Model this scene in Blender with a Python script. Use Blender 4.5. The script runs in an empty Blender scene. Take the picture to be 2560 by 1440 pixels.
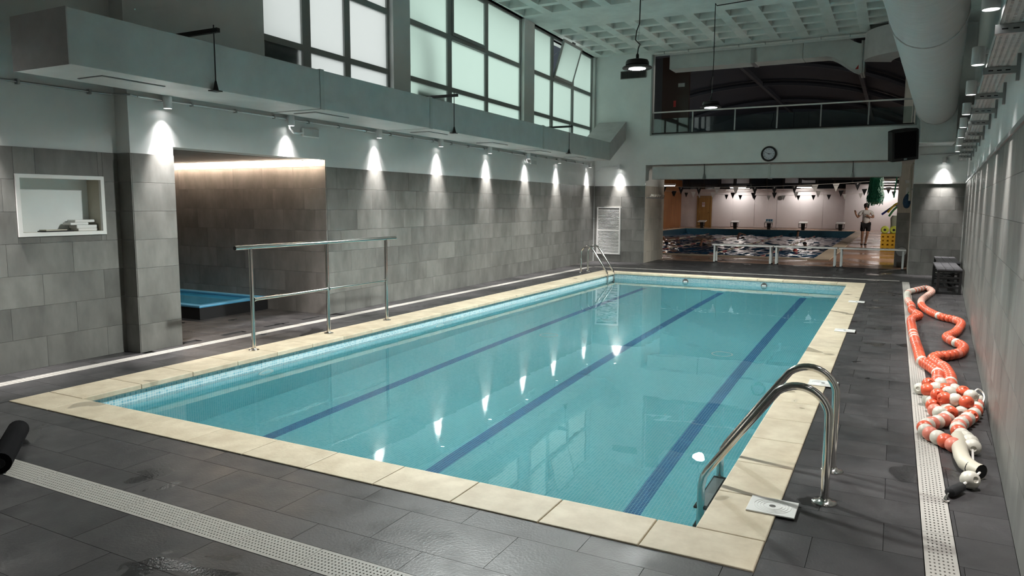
import bpy, bmesh, math, random
from mathutils import Vector, Matrix

random.seed(7)
SC = bpy.context.scene
COL = SC.collection
rad = math.radians

# ------------------------------------------------------------------ camera
cam_d = bpy.data.cameras.new('camera')
cam = bpy.data.objects.new('camera', cam_d)
COL.objects.link(cam)
SC.camera = cam
cam_d.sensor_width = 36.0
cam_d.lens = 1815.8 / 2560 * 36.0
cam_d.clip_start, cam_d.clip_end = 0.05, 200
yaw, pitch, roll = rad(27.678), rad(-6.602), rad(0.2774)
fwd = Vector((-math.sin(yaw) * math.cos(pitch), math.cos(yaw) * math.cos(pitch), math.sin(pitch)))
rgt = Vector((math.cos(yaw), math.sin(yaw), 0))
upv = rgt.cross(fwd)
r2 = rgt * math.cos(roll) + upv * math.sin(roll)
u2 = upv * math.cos(roll) - rgt * math.sin(roll)
rot = Matrix((r2, u2, -fwd)).transposed()
cam.matrix_world = Matrix.Translation((0, 0, 1.56)) @ rot.to_4x4()

# ------------------------------------------------------------------ world (overcast daylight outside the windows)
wd = bpy.data.worlds.new('overcast_sky')
SC.world = wd
wd.use_nodes = True
bg = wd.node_tree.nodes['Background']
bg.inputs[0].default_value = (0.90, 0.97, 0.94, 1)
bg.inputs[1].default_value = .74

# ------------------------------------------------------------------ exposure
vs = SC.view_settings
vs.view_transform = 'Standard'
vs.look = 'None'
vs.gamma = 1.0
vs.use_curve_mapping = False
vs.exposure = 1.12
SC.cycles.use_denoising = True
SC.cycles.sample_clamp_indirect = 12.0
SC.cycles.max_bounces = 7
SC.cycles.diffuse_bounces = 3
SC.cycles.glossy_bounces = 3
SC.cycles.transmission_bounces = 5
SC.cycles.use_adaptive_sampling = True
SC.cycles.adaptive_threshold = .05
SC.cycles.adaptive_min_samples = 16
wd.cycles.sampling_method = 'NONE'      # an even sky needs no aiming

P_SPOT, P_PEND, P_STRIP, P_HALL, P_DIM = 16.0, 640.0, 30.0, 45.0, 14.0   # lamp powers

# ------------------------------------------------------------------ materials
MATS = {}


def mat(name, c, r=.5, metal=0, var=0, vscale=3, stretch=(1, 1, 1), bump=0, bscale=40, rnd=0, c2=None,
        spec=.5, rvar=0, coord='Object', wet=None, emit=None, estr=0):
    """procedural principled material: noise colour variation, per-object tone, bump, optional wet patches"""
    m = bpy.data.materials.new(name)
    m.use_nodes = True
    N, L = m.node_tree.nodes, m.node_tree.links
    b = N['Principled BSDF']
    b.inputs['Base Color'].default_value = (*c, 1)
    b.inputs['Roughness'].default_value = r
    b.inputs['Metallic'].default_value = metal
    b.inputs['Specular IOR Level'].default_value = spec
    if emit:
        b.inputs['Emission Color'].default_value = (*emit, 1)
        b.inputs['Emission Strength'].default_value = estr
    vec = None
    if var or c2 or bump or rvar or wet:
        tc = N.new('ShaderNodeTexCoord')
        mp = N.new('ShaderNodeMapping')
        mp.inputs['Scale'].default_value = stretch
        if coord == 'World':
            g = N.new('ShaderNodeNewGeometry')
            L.new(g.outputs['Position'], mp.inputs[0])
        else:
            L.new(tc.outputs[coord], mp.inputs[0])
        vec = mp.outputs[0]
        if rnd:   # shift the pattern from object to object
            oi = N.new('ShaderNodeObjectInfo')
            ad = N.new('ShaderNodeVectorMath')
            ad.operation = 'MULTIPLY_ADD'
            ad.inputs[1].default_value = (1, 1, 1)
            sc = N.new('ShaderNodeVectorMath')
            sc.operation = 'SCALE'
            sc.inputs['Scale'].default_value = 37
            cb = N.new('ShaderNodeCombineXYZ')
            for i in range(3):
                L.new(oi.outputs['Random'], cb.inputs[i])
            L.new(cb.outputs[0], sc.inputs[0])
            L.new(vec, ad.inputs[0])
            L.new(sc.outputs[0], ad.inputs[2])
            vec = ad.outputs[0]
    col = None
    if var or c2:
        nz = N.new('ShaderNodeTexNoise')
        nz.inputs['Scale'].default_value = vscale
        nz.inputs['Detail'].default_value = 4
        nz.inputs['Roughness'].default_value = .62
        L.new(vec, nz.inputs['Vector'])
        rp = N.new('ShaderNodeValToRGB')
        a = c if c2 else tuple(v * (1 - var) for v in c)
        z = c2 if c2 else tuple(v * (1 + var) for v in c)
        rp.color_ramp.elements[0].color = (*a, 1)
        rp.color_ramp.elements[1].color = (*z, 1)
        rp.color_ramp.elements[0].position = .32
        rp.color_ramp.elements[1].position = .68
        L.new(nz.outputs[0], rp.inputs[0])
        col = rp.outputs[0]
    if rnd:
        oi = N.new('ShaderNodeObjectInfo')
        mr = N.new('ShaderNodeMapRange')
        mr.inputs['To Min'].default_value = 1 - rnd
        mr.inputs['To Max'].default_value = 1 + rnd
        L.new(oi.outputs['Random'], mr.inputs[0])
        hs = N.new('ShaderNodeHueSaturation')
        if col:
            L.new(col, hs.inputs['Color'])
        else:
            hs.inputs['Color'].default_value = (*c, 1)
        L.new(mr.outputs[0], hs.inputs['Value'])
        col = hs.outputs[0]
    rough_out = None
    if rvar:
        n2 = N.new('ShaderNodeTexNoise')
        n2.inputs['Scale'].default_value = vscale * 1.7
        n2.inputs['Detail'].default_value = 2
        L.new(vec, n2.inputs['Vector'])
        m2 = N.new('ShaderNodeMapRange')
        m2.inputs['From Min'].default_value = .3
        m2.inputs['From Max'].default_value = .7
        m2.inputs['To Min'].default_value = max(.03, r - rvar)
        m2.inputs['To Max'].default_value = min(1, r + rvar)
        L.new(n2.outputs[0], m2.inputs[0])
        rough_out = m2.outputs[0]
    if wet:   # (scale, threshold, darkening, wet roughness): splashed water lying on the surface
        g = N.new('ShaderNodeNewGeometry')
        n3 = N.new('ShaderNodeTexNoise')
        n3.inputs['Scale'].default_value = wet[0]
        n3.inputs['Detail'].default_value = 3
        n3.inputs['Distortion'].default_value = .6
        L.new(g.outputs['Position'], n3.inputs['Vector'])
        m3 = N.new('ShaderNodeMapRange')
        m3.inputs['From Min'].default_value = wet[1]
        m3.inputs['From Max'].default_value = wet[1] + .03
        L.new(n3.outputs[0], m3.inputs[0])
        mx = N.new('ShaderNodeMix')
        mx.data_type = 'RGBA'
        mx.blend_type = 'MULTIPLY'
        mx.inputs['B'].default_value = (wet[2], wet[2], wet[2], 1)
        L.new(m3.outputs[0], mx.inputs['Factor'])
        if col:
            L.new(col, mx.inputs['A'])
        else:
            mx.inputs['A'].default_value = (*c, 1)
        col = mx.outputs['Result']
        mf = N.new('ShaderNodeMix')
        L.new(m3.outputs[0], mf.inputs['Factor'])
        mf.inputs['B'].default_value = wet[3]
        if rough_out:
            L.new(rough_out, mf.inputs['A'])
        else:
            mf.inputs['A'].default_value = r
        rough_out = mf.outputs['Result']
    if col:
        L.new(col, b.inputs['Base Color'])
    if rough_out:
        L.new(rough_out, b.inputs['Roughness'])
    if bump:
        nb = N.new('ShaderNodeTexNoise')
        nb.inputs['Scale'].default_value = bscale
        nb.inputs['Detail'].default_value = 2
        L.new(vec, nb.inputs['Vector'])
        bp = N.new('ShaderNodeBump')
        bp.inputs['Strength'].default_value = bump
        bp.inputs['Distance'].default_value = .01
        L.new(nb.outputs[0], bp.inputs['Height'])
        L.new(bp.outputs[0], b.inputs['Normal'])
    MATS[name] = m
    return m


def mosaic(name, c1, c2, grout, size=.025, mortar=.0016, r=.25):
    """small glazed mosaic tiles laid in a square grid, in metres of the UV map"""
    m = bpy.data.materials.new(name)
    m.use_nodes = True
    N, L = m.node_tree.nodes, m.node_tree.links
    b = N['Principled BSDF']
    uv = N.new('ShaderNodeUVMap')
    br = N.new('ShaderNodeTexBrick')
    br.offset = 0
    br.inputs['Color1'].default_value = (*c1, 1)
    br.inputs['Color2'].default_value = (*c2, 1)
    br.inputs['Mortar'].default_value = (*grout, 1)
    br.inputs['Scale'].default_value = 1
    br.inputs['Mortar Size'].default_value = mortar
    br.inputs['Mortar Smooth'].default_value = .1
    br.inputs['Brick Width'].default_value = size
    br.inputs['Row Height'].default_value = size
    L.new(uv.outputs[0], br.inputs['Vector'])
    L.new(br.outputs['Color'], b.inputs['Base Color'])
    b.inputs['Roughness'].default_value = r
    bp = N.new('ShaderNodeBump')
    bp.inputs['Strength'].default_value = .4
    bp.inputs['Distance'].default_value = .002
    bp.invert = True
    L.new(br.outputs['Fac'], bp.inputs['Height'])
    L.new(bp.outputs[0], b.inputs['Normal'])
    MATS[name] = m
    return m


def glass_mat(name, c=(.9, .95, .95), rough=0, ior=1.33, bump=0, bscale=3, bdist=.02):
    m = bpy.data.materials.new(name)
    m.use_nodes = True
    N, L = m.node_tree.nodes, m.node_tree.links
    b = N['Principled BSDF']
    b.inputs['Base Color'].default_value = (*c, 1)
    b.inputs['Roughness'].default_value = rough
    b.inputs['IOR'].default_value = ior
    b.inputs['Transmission Weight'].default_value = 1
    if bump:
        g = N.new('ShaderNodeNewGeometry')
        nb = N.new('ShaderNodeTexNoise')
        nb.inputs['Scale'].default_value = bscale
        nb.inputs['Detail'].default_value = 2
        L.new(g.outputs['Position'], nb.inputs['Vector'])
        bp = N.new('ShaderNodeBump')
        bp.inputs['Strength'].default_value = bump
        bp.inputs['Distance'].default_value = bdist
        L.new(nb.outputs[0], bp.inputs['Height'])
        L.new(bp.outputs[0], b.inputs['Normal'])
    MATS[name] = m
    return m


def frosted(name, c):
    """frosted window glass: daylight behind it is scattered through"""
    m = bpy.data.materials.new(name)
    m.use_nodes = True
    N, L = m.node_tree.nodes, m.node_tree.links
    N.remove(N['Principled BSDF'])
    tr = N.new('ShaderNodeBsdfTranslucent')
    tr.inputs[0].default_value = (*c, 1)
    gl = N.new('ShaderNodeBsdfGlossy')
    gl.inputs['Roughness'].default_value = .35
    mx = N.new('ShaderNodeMixShader')
    mx.inputs[0].default_value = .05
    L.new(tr.outputs[0], mx.inputs[1])
    L.new(gl.outputs[0], mx.inputs[2])
    L.new(mx.outputs[0], N['Material Output'].inputs[0])
    MATS[name] = m
    return m


def clear_glass(name, tint=(.80, .88, .88), refl=.06):
    """thin clear sheet: mostly see-through with a faint mirror image"""
    m = bpy.data.materials.new(name)
    m.use_nodes = True
    N, L = m.node_tree.nodes, m.node_tree.links
    N.remove(N['Principled BSDF'])
    tr = N.new('ShaderNodeBsdfTransparent')
    tr.inputs[0].default_value = (*tint, 1)
    gl = N.new('ShaderNodeBsdfGlossy')
    gl.inputs['Roughness'].default_value = .02
    mx = N.new('ShaderNodeMixShader')
    mx.inputs[0].default_value = refl
    L.new(tr.outputs[0], mx.inputs[1])
    L.new(gl.outputs[0], mx.inputs[2])
    L.new(mx.outputs[0], N['Material Output'].inputs[0])
    MATS[name] = m
    return m


mat('paint', (.68, .695, .68), r=.65, var=.05, vscale=1.3)
mat('paint_back', (.74, .77, .75), r=.7, var=.05, vscale=1.5)
mat('concrete', (.68, .735, .705), r=.85, var=.10, vscale=2.2, bump=.2, bscale=25)
mat('wall_tile', (.120, .119, .108), r=.42, c2=(.205, .203, .187), vscale=3.2, stretch=(1.3, 1, .55), rnd=.13)
mat('wall_tile_alcove_lit', (.15, .135, .12), r=.5, c2=(.235, .212, .195), vscale=3.2, stretch=(1.3, 1, .6), rnd=.10)  # alcove tile: the brown cast of its lighting is mixed into the colour
mat('wall_tile_pale', (.40, .37, .31), r=.5, c2=(.52, .48, .41), vscale=4, stretch=(2.5, 2.5, .5), rnd=.06)
mat('grout', (.13, .13, .12), r=.9)
mat('floor_tile', (.030, .029, .030), r=.42, c2=(.056, .053, .053), vscale=2.5, rnd=.12, bump=.12, bscale=80, rvar=.10, wet=(1.7, .635, .62, .16))
mat('floor_grout', (.014, .014, .014), r=.8)
mat('coping', (.53, .44, .31), r=.55, c2=(.68, .59, .44), vscale=6, rnd=.06, bump=.15, bscale=50, wet=(1.6, .63, .78, .12))
mat('grate', (.40, .38, .345), r=.5, rnd=.04)
mat('dark_void', (.012, .012, .012), r=.9)
mosaic('pool_mosaic', (.17, .60, .68), (.24, .67, .735), (.55, .82, .85))
mosaic('pool_wall_mosaic', (.22, .50, .60), (.52, .72, .76), (.84, .88, .85), mortar=.0022)
mosaic('lane_mosaic', (.025, .13, .33), (.04, .19, .42), (.38, .62, .70))
glass_mat('water', c=(.90, .985, .985), bump=.10, bscale=2.2, bdist=.012)
frosted('frosted_pane', (.80, .80, .80))
frosted('frosted_pane_green', (.72, .80, .76))
clear_glass('balustrade_glass', (.72, .80, .80), .07)
mat('steel', (.62, .60, .57), r=.14, metal=1)
mat('steel_dull', (.42, .43, .43), r=.38, metal=1, var=.08, vscale=8)
mat('galvanised', (.50, .51, .50), r=.5, metal=.35, var=.10, vscale=9)
mat('duct_panel', (.52, .545, .53), r=.6, var=.07, vscale=3)
mat('duct_end', (.50, .48, .48), r=.6, var=.08, vscale=5)
mat('foil_tape', (.46, .49, .47), r=.42)
mat('textile', (.52, .525, .515), r=.85, var=.06, vscale=4, stretch=(1, 6, 1), bump=.35, bscale=9)
mat('frame_alu', (.29, .31, .30), r=.45, metal=.2)
mat('black_metal', (.012, .012, .012), r=.45)
mat('black_plastic', (.010, .010, .011), r=.55)
mat('black_cloth', (.006, .006, .007), r=.9, spec=.1)
mat('white_lamp', (.72, .73, .73), r=.5)
mat('white_plastic', (.78, .77, .74), r=.4)
mat('white_enamel', (.74, .73, .70), r=.35)
mat('lens_glow', (1, 1, 1), emit=(1, .97, .95), estr=9)
mat('led_panel_glow', (1, 1, 1), emit=(.97, 1, .97), estr=30)
mat('strip_glow', (1, 1, 1), emit=(1, .80, .62), estr=42)
mat('hall_lamp_glow', (1, 1, 1), emit=(1, .94, .86), estr=14)
mat('orange_float', (.66, .11, .05), r=.32, rnd=.10, var=.12, vscale=9)
mat('pale_float', (.58, .55, .47), r=.4, rnd=.07, var=.08, vscale=9)
mat('coral_float', (.66, .20, .14), r=.4, rnd=.08)
mat('hose', (.50, .46, .37), r=.45, var=.05)
mat('cord', (.75, .72, .66), r=.8)
mat('tub_blue', (.10, .35, .55), r=.3)
mat('tub_water', (.03, .24, .42), r=.08)
mat('tub_skirt', (.012, .012, .013), r=.5)
mat('terracotta', (.30, .175, .115), r=.28, c2=(.40, .245, .165), vscale=2, wet=(.7, .52, .7, .08), bump=.15, bscale=50)
mat('hall_wall', (.66, .62, .63), r=.7, var=.03, vscale=.6)
mat('hall_dark', (.010, .016, .028), r=.7)
mat('hall_rib', (.035, .042, .055), r=.6)
mat('wood_wall', (.34, .13, .035), r=.35, c2=(.52, .235, .07), vscale=2.5, stretch=(3, 3, .25))
mat('wood_door', (.26, .14, .035), r=.4, c2=(.33, .185, .05), vscale=3, stretch=(4, 4, .4))
mat('brown_panel', (.035, .018, .013), r=.25)
mat('pool2_wall', (.03, .12, .18), r=.4, var=.1, vscale=3)
mat('hall_coping', (.55, .46, .35), r=.4, var=.1, vscale=4)
mat('dark_glazing', (.02, .024, .032), r=.08)
mat('skin', (.42, .23, .15), r=.5)
mat('cloth_white', (.72, .71, .69), r=.85)
mat('cloth_dark', (.012, .012, .014), r=.9)
mat('hair_dark', (.012, .009, .008), r=.6)
mat('red_plastic', (.42, .035, .03), r=.4)
mat('yellow_plastic', (.62, .36, .02), r=.45)
mat('lime_foam', (.52, .60, .08), r=.6)
mat('blue_foam', (.04, .06, .45), r=.6)
mat('yellow_foam', (.70, .55, .05), r=.6)
mat('green_foam', (.06, .28, .12), r=.6)
mat('net_green', (.02, .22, .13), r=.6, var=.3, vscale=20)
mat('blue_fabric', (.02, .07, .14), r=.7, var=.3, vscale=14)
mat('bin_grey', (.10, .095, .09), r=.5)
mat('bag_white', (.62, .68, .62), r=.6)
mat('clock_face', (.62, .64, .70), r=.5)
mat('ink', (.01, .01, .012), r=.7)
mat('paper', (.70, .66, .66), r=.8)
mat('outside_wall', (.10, .16, .14), r=.9)
mat('concrete_dark', (.03, .032, .034), r=.8)
mat('bench_top', (.10, .098, .105), r=.4, var=.1, vscale=5)


def water2():
    m = mat('hall_water', (.012, .08, .18), r=.08)
    N, L = m.node_tree.nodes, m.node_tree.links
    b = N['Principled BSDF']
    g = N.new('ShaderNodeNewGeometry')
    mp = N.new('ShaderNodeMapping')
    mp.inputs['Scale'].default_value = (1, .55, 1)
    L.new(g.outputs['Position'], mp.inputs[0])
    nb = N.new('ShaderNodeTexNoise')
    nb.inputs['Scale'].default_value = 2.6
    nb.inputs['Detail'].default_value = 4
    L.new(mp.outputs[0], nb.inputs['Vector'])
    bp = N.new('ShaderNodeBump')
    bp.inputs['Strength'].default_value = .7
    bp.inputs['Distance'].default_value = .06
    L.new(nb.outputs[0], bp.inputs['Height'])
    L.new(bp.outputs[0], b.inputs['Normal'])


water2()


# ------------------------------------------------------------------ mesh building
class MB:
    def __init__(s):
        s.v, s.f = [], []

    def add(s, vs, fs):
        o = len(s.v)
        s.v += [tuple(v) for v in vs]
        s.f += [tuple(i + o for i in f) for f in fs]
        return s

    def box(s, x0, x1, y0, y1, z0, z1):
        return s.add([(x0, y0, z0), (x1, y0, z0), (x1, y1, z0), (x0, y1, z0), (x0, y0, z1), (x1, y0, z1), (x1, y1, z1), (x0, y1, z1)],
                     [(0, 3, 2, 1), (4, 5, 6, 7), (0, 1, 5, 4), (1, 2, 6, 5), (2, 3, 7, 6), (3, 0, 4, 7)])

    def mbox(s, u0, u1, n0, n1, z0, z1, mp):
        """box in wall coordinates: along u, off the wall n, up z"""
        c = [(u0, n0, z0), (u1, n0, z0), (u1, n1, z0), (u0, n1, z0), (u0, n0, z1), (u1, n0, z1), (u1, n1, z1), (u0, n1, z1)]
        return s.add([mp(*q) for q in c], [(0, 3, 2, 1), (4, 5, 6, 7), (0, 1, 5, 4), (1, 2, 6, 5), (2, 3, 7, 6), (3, 0, 4, 7)])

    def hexa(s, q):
        return s.add(q, [(0, 3, 2, 1), (4, 5, 6, 7), (0, 1, 5, 4), (1, 2, 6, 5), (2, 3, 7, 6), (3, 0, 4, 7)])

    def prism(s, poly, z0, z1):
        n = len(poly)
        vs = [(x, y, z0) for x, y in poly] + [(x, y, z1) for x, y in poly]
        fs = [tuple(range(n - 1, -1, -1)), tuple(range(n, 2 * n))] + [(i, (i + 1) % n, n + (i + 1) % n, n + i) for i in range(n)]
        return s.add(vs, fs)

    def tube(s, pts, r, n=10, caps=True, closed=False):
        pts = [Vector(p) for p in pts]
        k = len(pts)
        rs = r if isinstance(r, (list, tuple)) else [r] * k
        o = len(s.v)
        up = None
        for i, p in enumerate(pts):
            if closed:
                t = pts[(i + 1) % k] - pts[i - 1]
            else:
                t = pts[min(i + 1, k - 1)] - pts[max(i - 1, 0)]
            t.normalize()
            if up is None:
                up = Vector((0, 0, 1)) if abs(t.z) < .9 else Vector((1, 0, 0))
            a = t.cross(up)
            a.normalize()
            b = a.cross(t)
            up = b
            for j in range(n):
                th = 2 * math.pi * j / n
                q = p + (a * math.cos(th) + b * math.sin(th)) * rs[i]
                s.v.append(tuple(q))
        for i in range(k if closed else k - 1):
            i2 = (i + 1) % k
            for j in range(n):
                j2 = (j + 1) % n
                s.f.append((o + i * n + j, o + i * n + j2, o + i2 * n + j2, o + i2 * n + j))
        if caps and not closed:
            s.f.append(tuple(o + j for j in range(n - 1, -1, -1)))
            s.f.append(tuple(o + (k - 1) * n + j for j in range(n)))
        return s

    def lathe(s, prof, n=20, c=(0, 0, 0), caps=True):
        """profile of (radius, z) turned about z"""
        o = len(s.v)
        k = len(prof)
        for r, z in prof:
            for j in range(n):
                th = 2 * math.pi * j / n
                s.v.append((c[0] + r * math.cos(th), c[1] + r * math.sin(th), c[2] + z))
        for i in range(k - 1):
            for j in range(n):
                j2 = (j + 1) % n
                s.f.append((o + i * n + j, o + i * n + j2, o + (i + 1) * n + j2, o + (i + 1) * n + j))
        if caps:
            s.f.append(tuple(o + j for j in range(n - 1, -1, -1)))
            s.f.append(tuple(o + (k - 1) * n + j for j in range(n)))
        return s

    def grid(s, us, vs, solid, w0, w1, mp):
        """plate on a grid of cells, left open where solid(i,j) is False; w0..w1 is its thickness"""
        ids = {}

        def vid(i, j, k):
            key = (i, j, k)
            if key not in ids:
                ids[key] = len(s.v)
                s.v.append(tuple(mp(us[i], vs[j], (w0, w1)[k])))
            return ids[key]
        nu, nv = len(us) - 1, len(vs) - 1
        ok = lambda i, j: 0 <= i < nu and 0 <= j < nv and solid(i, j)
        for i in range(nu):
            for j in range(nv):
                if not ok(i, j):
                    continue
                s.f.append((vid(i, j, 1), vid(i + 1, j, 1), vid(i + 1, j + 1, 1), vid(i, j + 1, 1)))
                s.f.append((vid(i, j, 0), vid(i, j + 1, 0), vid(i + 1, j + 1, 0), vid(i + 1, j, 0)))
                if not ok(i - 1, j):
                    s.f.append((vid(i, j, 0), vid(i, j, 1), vid(i, j + 1, 1), vid(i, j + 1, 0)))
                if not ok(i + 1, j):
                    s.f.append((vid(i + 1, j, 0), vid(i + 1, j + 1, 0), vid(i + 1, j + 1, 1), vid(i + 1, j, 1)))
                if not ok(i, j - 1):
                    s.f.append((vid(i, j, 0), vid(i + 1, j, 0), vid(i + 1, j, 1), vid(i, j, 1)))
                if not ok(i, j + 1):
                    s.f.append((vid(i, j + 1, 0), vid(i, j + 1, 1), vid(i + 1, j + 1, 1), vid(i + 1, j + 1, 0)))
        return s


def wmat(o):
    m = Matrix.Translation(o.location) @ o.rotation_euler.to_matrix().to_4x4()
    return wmat(o.parent) @ m if o.parent else m


def mesh(name, mb, m, smooth=False, bevel=0, fix=True):
    me = bpy.data.meshes.new(name)
    me.from_pydata(mb.v, [], mb.f)
    if bevel or fix:
        bm = bmesh.new()
        bm.from_mesh(me)
        if fix:
            bmesh.ops.recalc_face_normals(bm, faces=bm.faces)
        if bevel:
            bmesh.ops.bevel(bm, geom=[e for e in bm.edges if len(e.link_faces) == 2 and e.calc_face_angle(0) > .5],
                            offset=bevel, segments=2, affect='EDGES', profile=.5)
        bm.to_mesh(me)
        bm.free()
    if smooth:
        me.polygons.foreach_set('use_smooth', [True] * len(me.polygons))
        me.set_sharp_from_angle(angle=rad(42))
    if m:
        me.materials.append(MATS[m] if isinstance(m, str) else m)
    me.update()
    return me


def link(name, me, parent=None, loc=(0, 0, 0), rz=0):
    o = bpy.data.objects.new(name, me)
    COL.objects.link(o)
    o.parent = parent
    o.location = loc
    o.rotation_euler = (0, 0, rz)
    return o


def obj(name, mb, m, parent=None, smooth=False, bevel=0, local=False, fix=True):
    """one mesh object; mb is in world coordinates unless local"""
    if parent is not None and not local:
        inv = wmat(parent).inverted()
        mb.v = [tuple(inv @ Vector(v)) for v in mb.v]
    return link(name, mesh(name, mb, m, smooth, bevel, fix), parent)


def tag(o, label=None, cat=None, group=None, kind=None):
    if label:
        o['label'] = label
    if cat:
        o['category'] = cat
    if group:
        o['group'] = group
    if kind:
        o['kind'] = kind
    return o


def thing(name, label, cat, loc=(0, 0, 0), rz=0, group=None):
    o = link(name, None, None, loc, rz)
    return tag(o, label, cat, group)


def single(name, mb, m, label, cat, group=None, smooth=False, bevel=0, org=None):
    """a thing that is one mesh, its origin at org"""
    if org:
        mb.v = [(v[0] - org[0], v[1] - org[1], v[2] - org[2]) for v in mb.v]
    o = obj(name, mb, m, None, smooth, bevel)
    if org:
        o.location = org
    return tag(o, label, cat, group)


def struct(name, mb, m, parent=None, label=None, smooth=False, fix=True):
    o = obj(name, mb, m, parent, smooth, fix=fix)
    if parent is None:
        o['kind'] = 'structure'
    if label:
        o['label'] = label
    return o


def dup(root, loc, rz=None, label=None, parent=None):
    r = root.copy()
    COL.objects.link(r)
    r.location = loc
    r.parent = parent
    if rz is not None:
        r.rotation_euler = (0, 0, rz)
    if label:
        r['label'] = label
    for ch in list(root.children):
        c = ch.copy()
        COL.objects.link(c)
        c.parent = r
        for g in list(ch.children):
            d = g.copy()
            COL.objects.link(d)
            d.parent = c
    return r


def spot(name, loc, power, size, blend, color=(1, .97, .95), radius=.03, direction=(0, 0, -1), parent=None):
    l = bpy.data.lights.new(name, 'SPOT')
    l.energy = power
    l.spot_size = rad(size)
    l.spot_blend = blend
    l.color = color
    l.shadow_soft_size = radius
    o = bpy.data.objects.new(name, l)
    COL.objects.link(o)
    o.location = loc
    o.rotation_euler = Vector(direction).to_track_quat('-Z', 'Y').to_euler()
    o.parent = parent
    return o


TEXTS = {}


def text(name, s, size, m, parent, mat4, extrude=.001):
    """flat lettering as a mesh of its own"""
    key = (s, size, m)
    if key not in TEXTS:
        cu = bpy.data.curves.new(name, 'FONT')
        cu.body = s
        cu.size = size
        cu.align_x = 'CENTER'
        cu.align_y = 'CENTER'
        cu.extrude = extrude
        cu.resolution_u = 3
        tmp = bpy.data.objects.new(name, cu)
        COL.objects.link(tmp)
        me = bpy.data.meshes.new_from_object(tmp.evaluated_get(bpy.context.evaluated_depsgraph_get()))
        bpy.data.objects.remove(tmp)
        me.materials.clear()
        me.materials.append(MATS[m])
        TEXTS[key] = me
    o = link(name, TEXTS[key], parent)
    o.matrix_local = mat4
    return o


ORD = ['first', 'second', 'third', 'fourth', 'fifth', 'sixth', 'seventh', 'eighth', 'ninth', 'tenth', 'eleventh', 'twelfth']

# ------------------------------------------------------------------ where the walls stand (metres; the pool runs along y)
YB = 18.88                    # back wall
ML, MR = -.036, .0509         # the side walls are not quite parallel with the pool
TH_L, TH_R = math.atan(.036), -math.atan(.0509)
ZC = 5.48                     # underside of the waffle slab
TILE_H = .2936
TILE_TOP = 7 * TILE_H


def xl(y):
    return -6.968 + ML * (y - 7.787)


def xr(y):
    return .560 + MR * (y - 3.6)


def lw(u, n, z):              # left wall: u along, n out into the room
    return (xl(u) + n, u, z)


def rw(u, n, z):
    return (xr(u) - n, u, z)


def bw(u, n, z):
    return (u, YB - n, z)


def rec(u, n, z):             # recessed bay at the near end of the left wall
    return (-7.07 + n, u, z)

for k_ in ('lens_glow', 'led_panel_glow', 'hall_lamp_glow'):
    MATS[k_].cycles.emission_sampling = 'NONE'      # their light comes from the lamps inside them


# ------------------------------------------------------------------ tiles laid one by one
def rsub(rs, h):
    out = []
    for a, b, c, d in rs:
        x0, x1, y0, y1 = h
        if x1 <= a or x0 >= b or y1 <= c or y0 >= d:
            out.append((a, b, c, d))
            continue
        if x0 > a:
            out.append((a, x0, c, d))
        if x1 < b:
            out.append((x1, b, c, d))
        a2, b2 = max(a, x0), min(b, x1)
        if y0 > c:
            out.append((a2, b2, c, y0))
        if y1 < d:
            out.append((a2, b2, y1, d))
    return out


def clip(poly, f):
    """keep the side of the polygon where f >= 0"""
    out = []
    for i, p in enumerate(poly):
        q = poly[(i + 1) % len(poly)]
        fp, fq = f(*p), f(*q)
        if fp >= 0:
            out.append(p)
        if (fp >= 0) != (fq >= 0):
            t = fp / (fp - fq)
            out.append((p[0] + (q[0] - p[0]) * t, p[1] + (q[1] - p[1]) * t))
    return out


TILE_CACHE = {}
GAP = .0012


def tile_wall(parent, mp, theta, sgn, u0, u1, z0, z1, m, holes=(), L=.60, H=TILE_H, shift=.37, ph=0., name='wall_tile', t=.010):
    r = 0
    z = z0
    while z < z1 - .01:
        zb = min(z + H, z1)
        u = u0 - ((r * shift + ph) % 1) * L
        while u < u1 - .004:
            rs = [(max(u, u0), min(u + L, u1), z, zb)]
            for h in holes:
                rs = rsub(rs, h)
            for a, b, c, d in rs:
                if b - a < .012 or d - c < .012:
                    continue
                key = (m, sgn, round(b - a, 3), round(d - c, 3), t)
                if key not in TILE_CACHE:
                    w, h2 = (b - a) / 2 - GAP, (d - c) / 2 - GAP
                    TILE_CACHE[key] = mesh(name, MB().box(-w, w, min(0, sgn * t), max(0, sgn * t), -h2, h2), m)
                link(name, TILE_CACHE[key], parent, mp((a + b) / 2, -t, (c + d) / 2), theta)
            u += L
        z = zb
        r += 1


# ------------------------------------------------------------------ setting: floor
PX0, PX1, PY0, PY1 = -5.645, -.772, 3.400, 15.890        # inner edge of the coping
CX0, CX1, CY0, CY1 = -6.078, -.447, 3.088, 16.215        # its outer edge
DR_F = (-6.62, .19, 2.205, 2.385)                        # front drain channel
DR_R = (.20, .335, 2.385, 16.95)                         # drain along the right wall
DR_L = (-6.775, -6.635, .4, 17.05)                      # drain along the left wall
DR_B = (-6.635, .16, 17.05, 17.19)                       # drain across the far end
us = sorted({-10.9, -7.35, DR_L[0], DR_L[1], CX0, CX1, DR_F[1], DR_R[0], DR_R[1], 1.5, DR_B[1]})
vsl = sorted({-2.5, .4, DR_F[2], DR_F[3], CY0, 5.30, 7.765, CY1, DR_R[3], DR_L[3], DR_B[3], 20.30})


def floor_open(i, j):
    x, y = (us[i] + us[i + 1]) / 2, (vsl[j] + vsl[j + 1]) / 2
    if x < -7.35:
        return 5.30 < y < 7.765
    for h in (DR_F, DR_R, DR_L, DR_B, (CX0, CX1, CY0, CY1)):
        if h[0] < x < h[1] and h[2] < y < h[3]:
            return False
    return True


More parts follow.
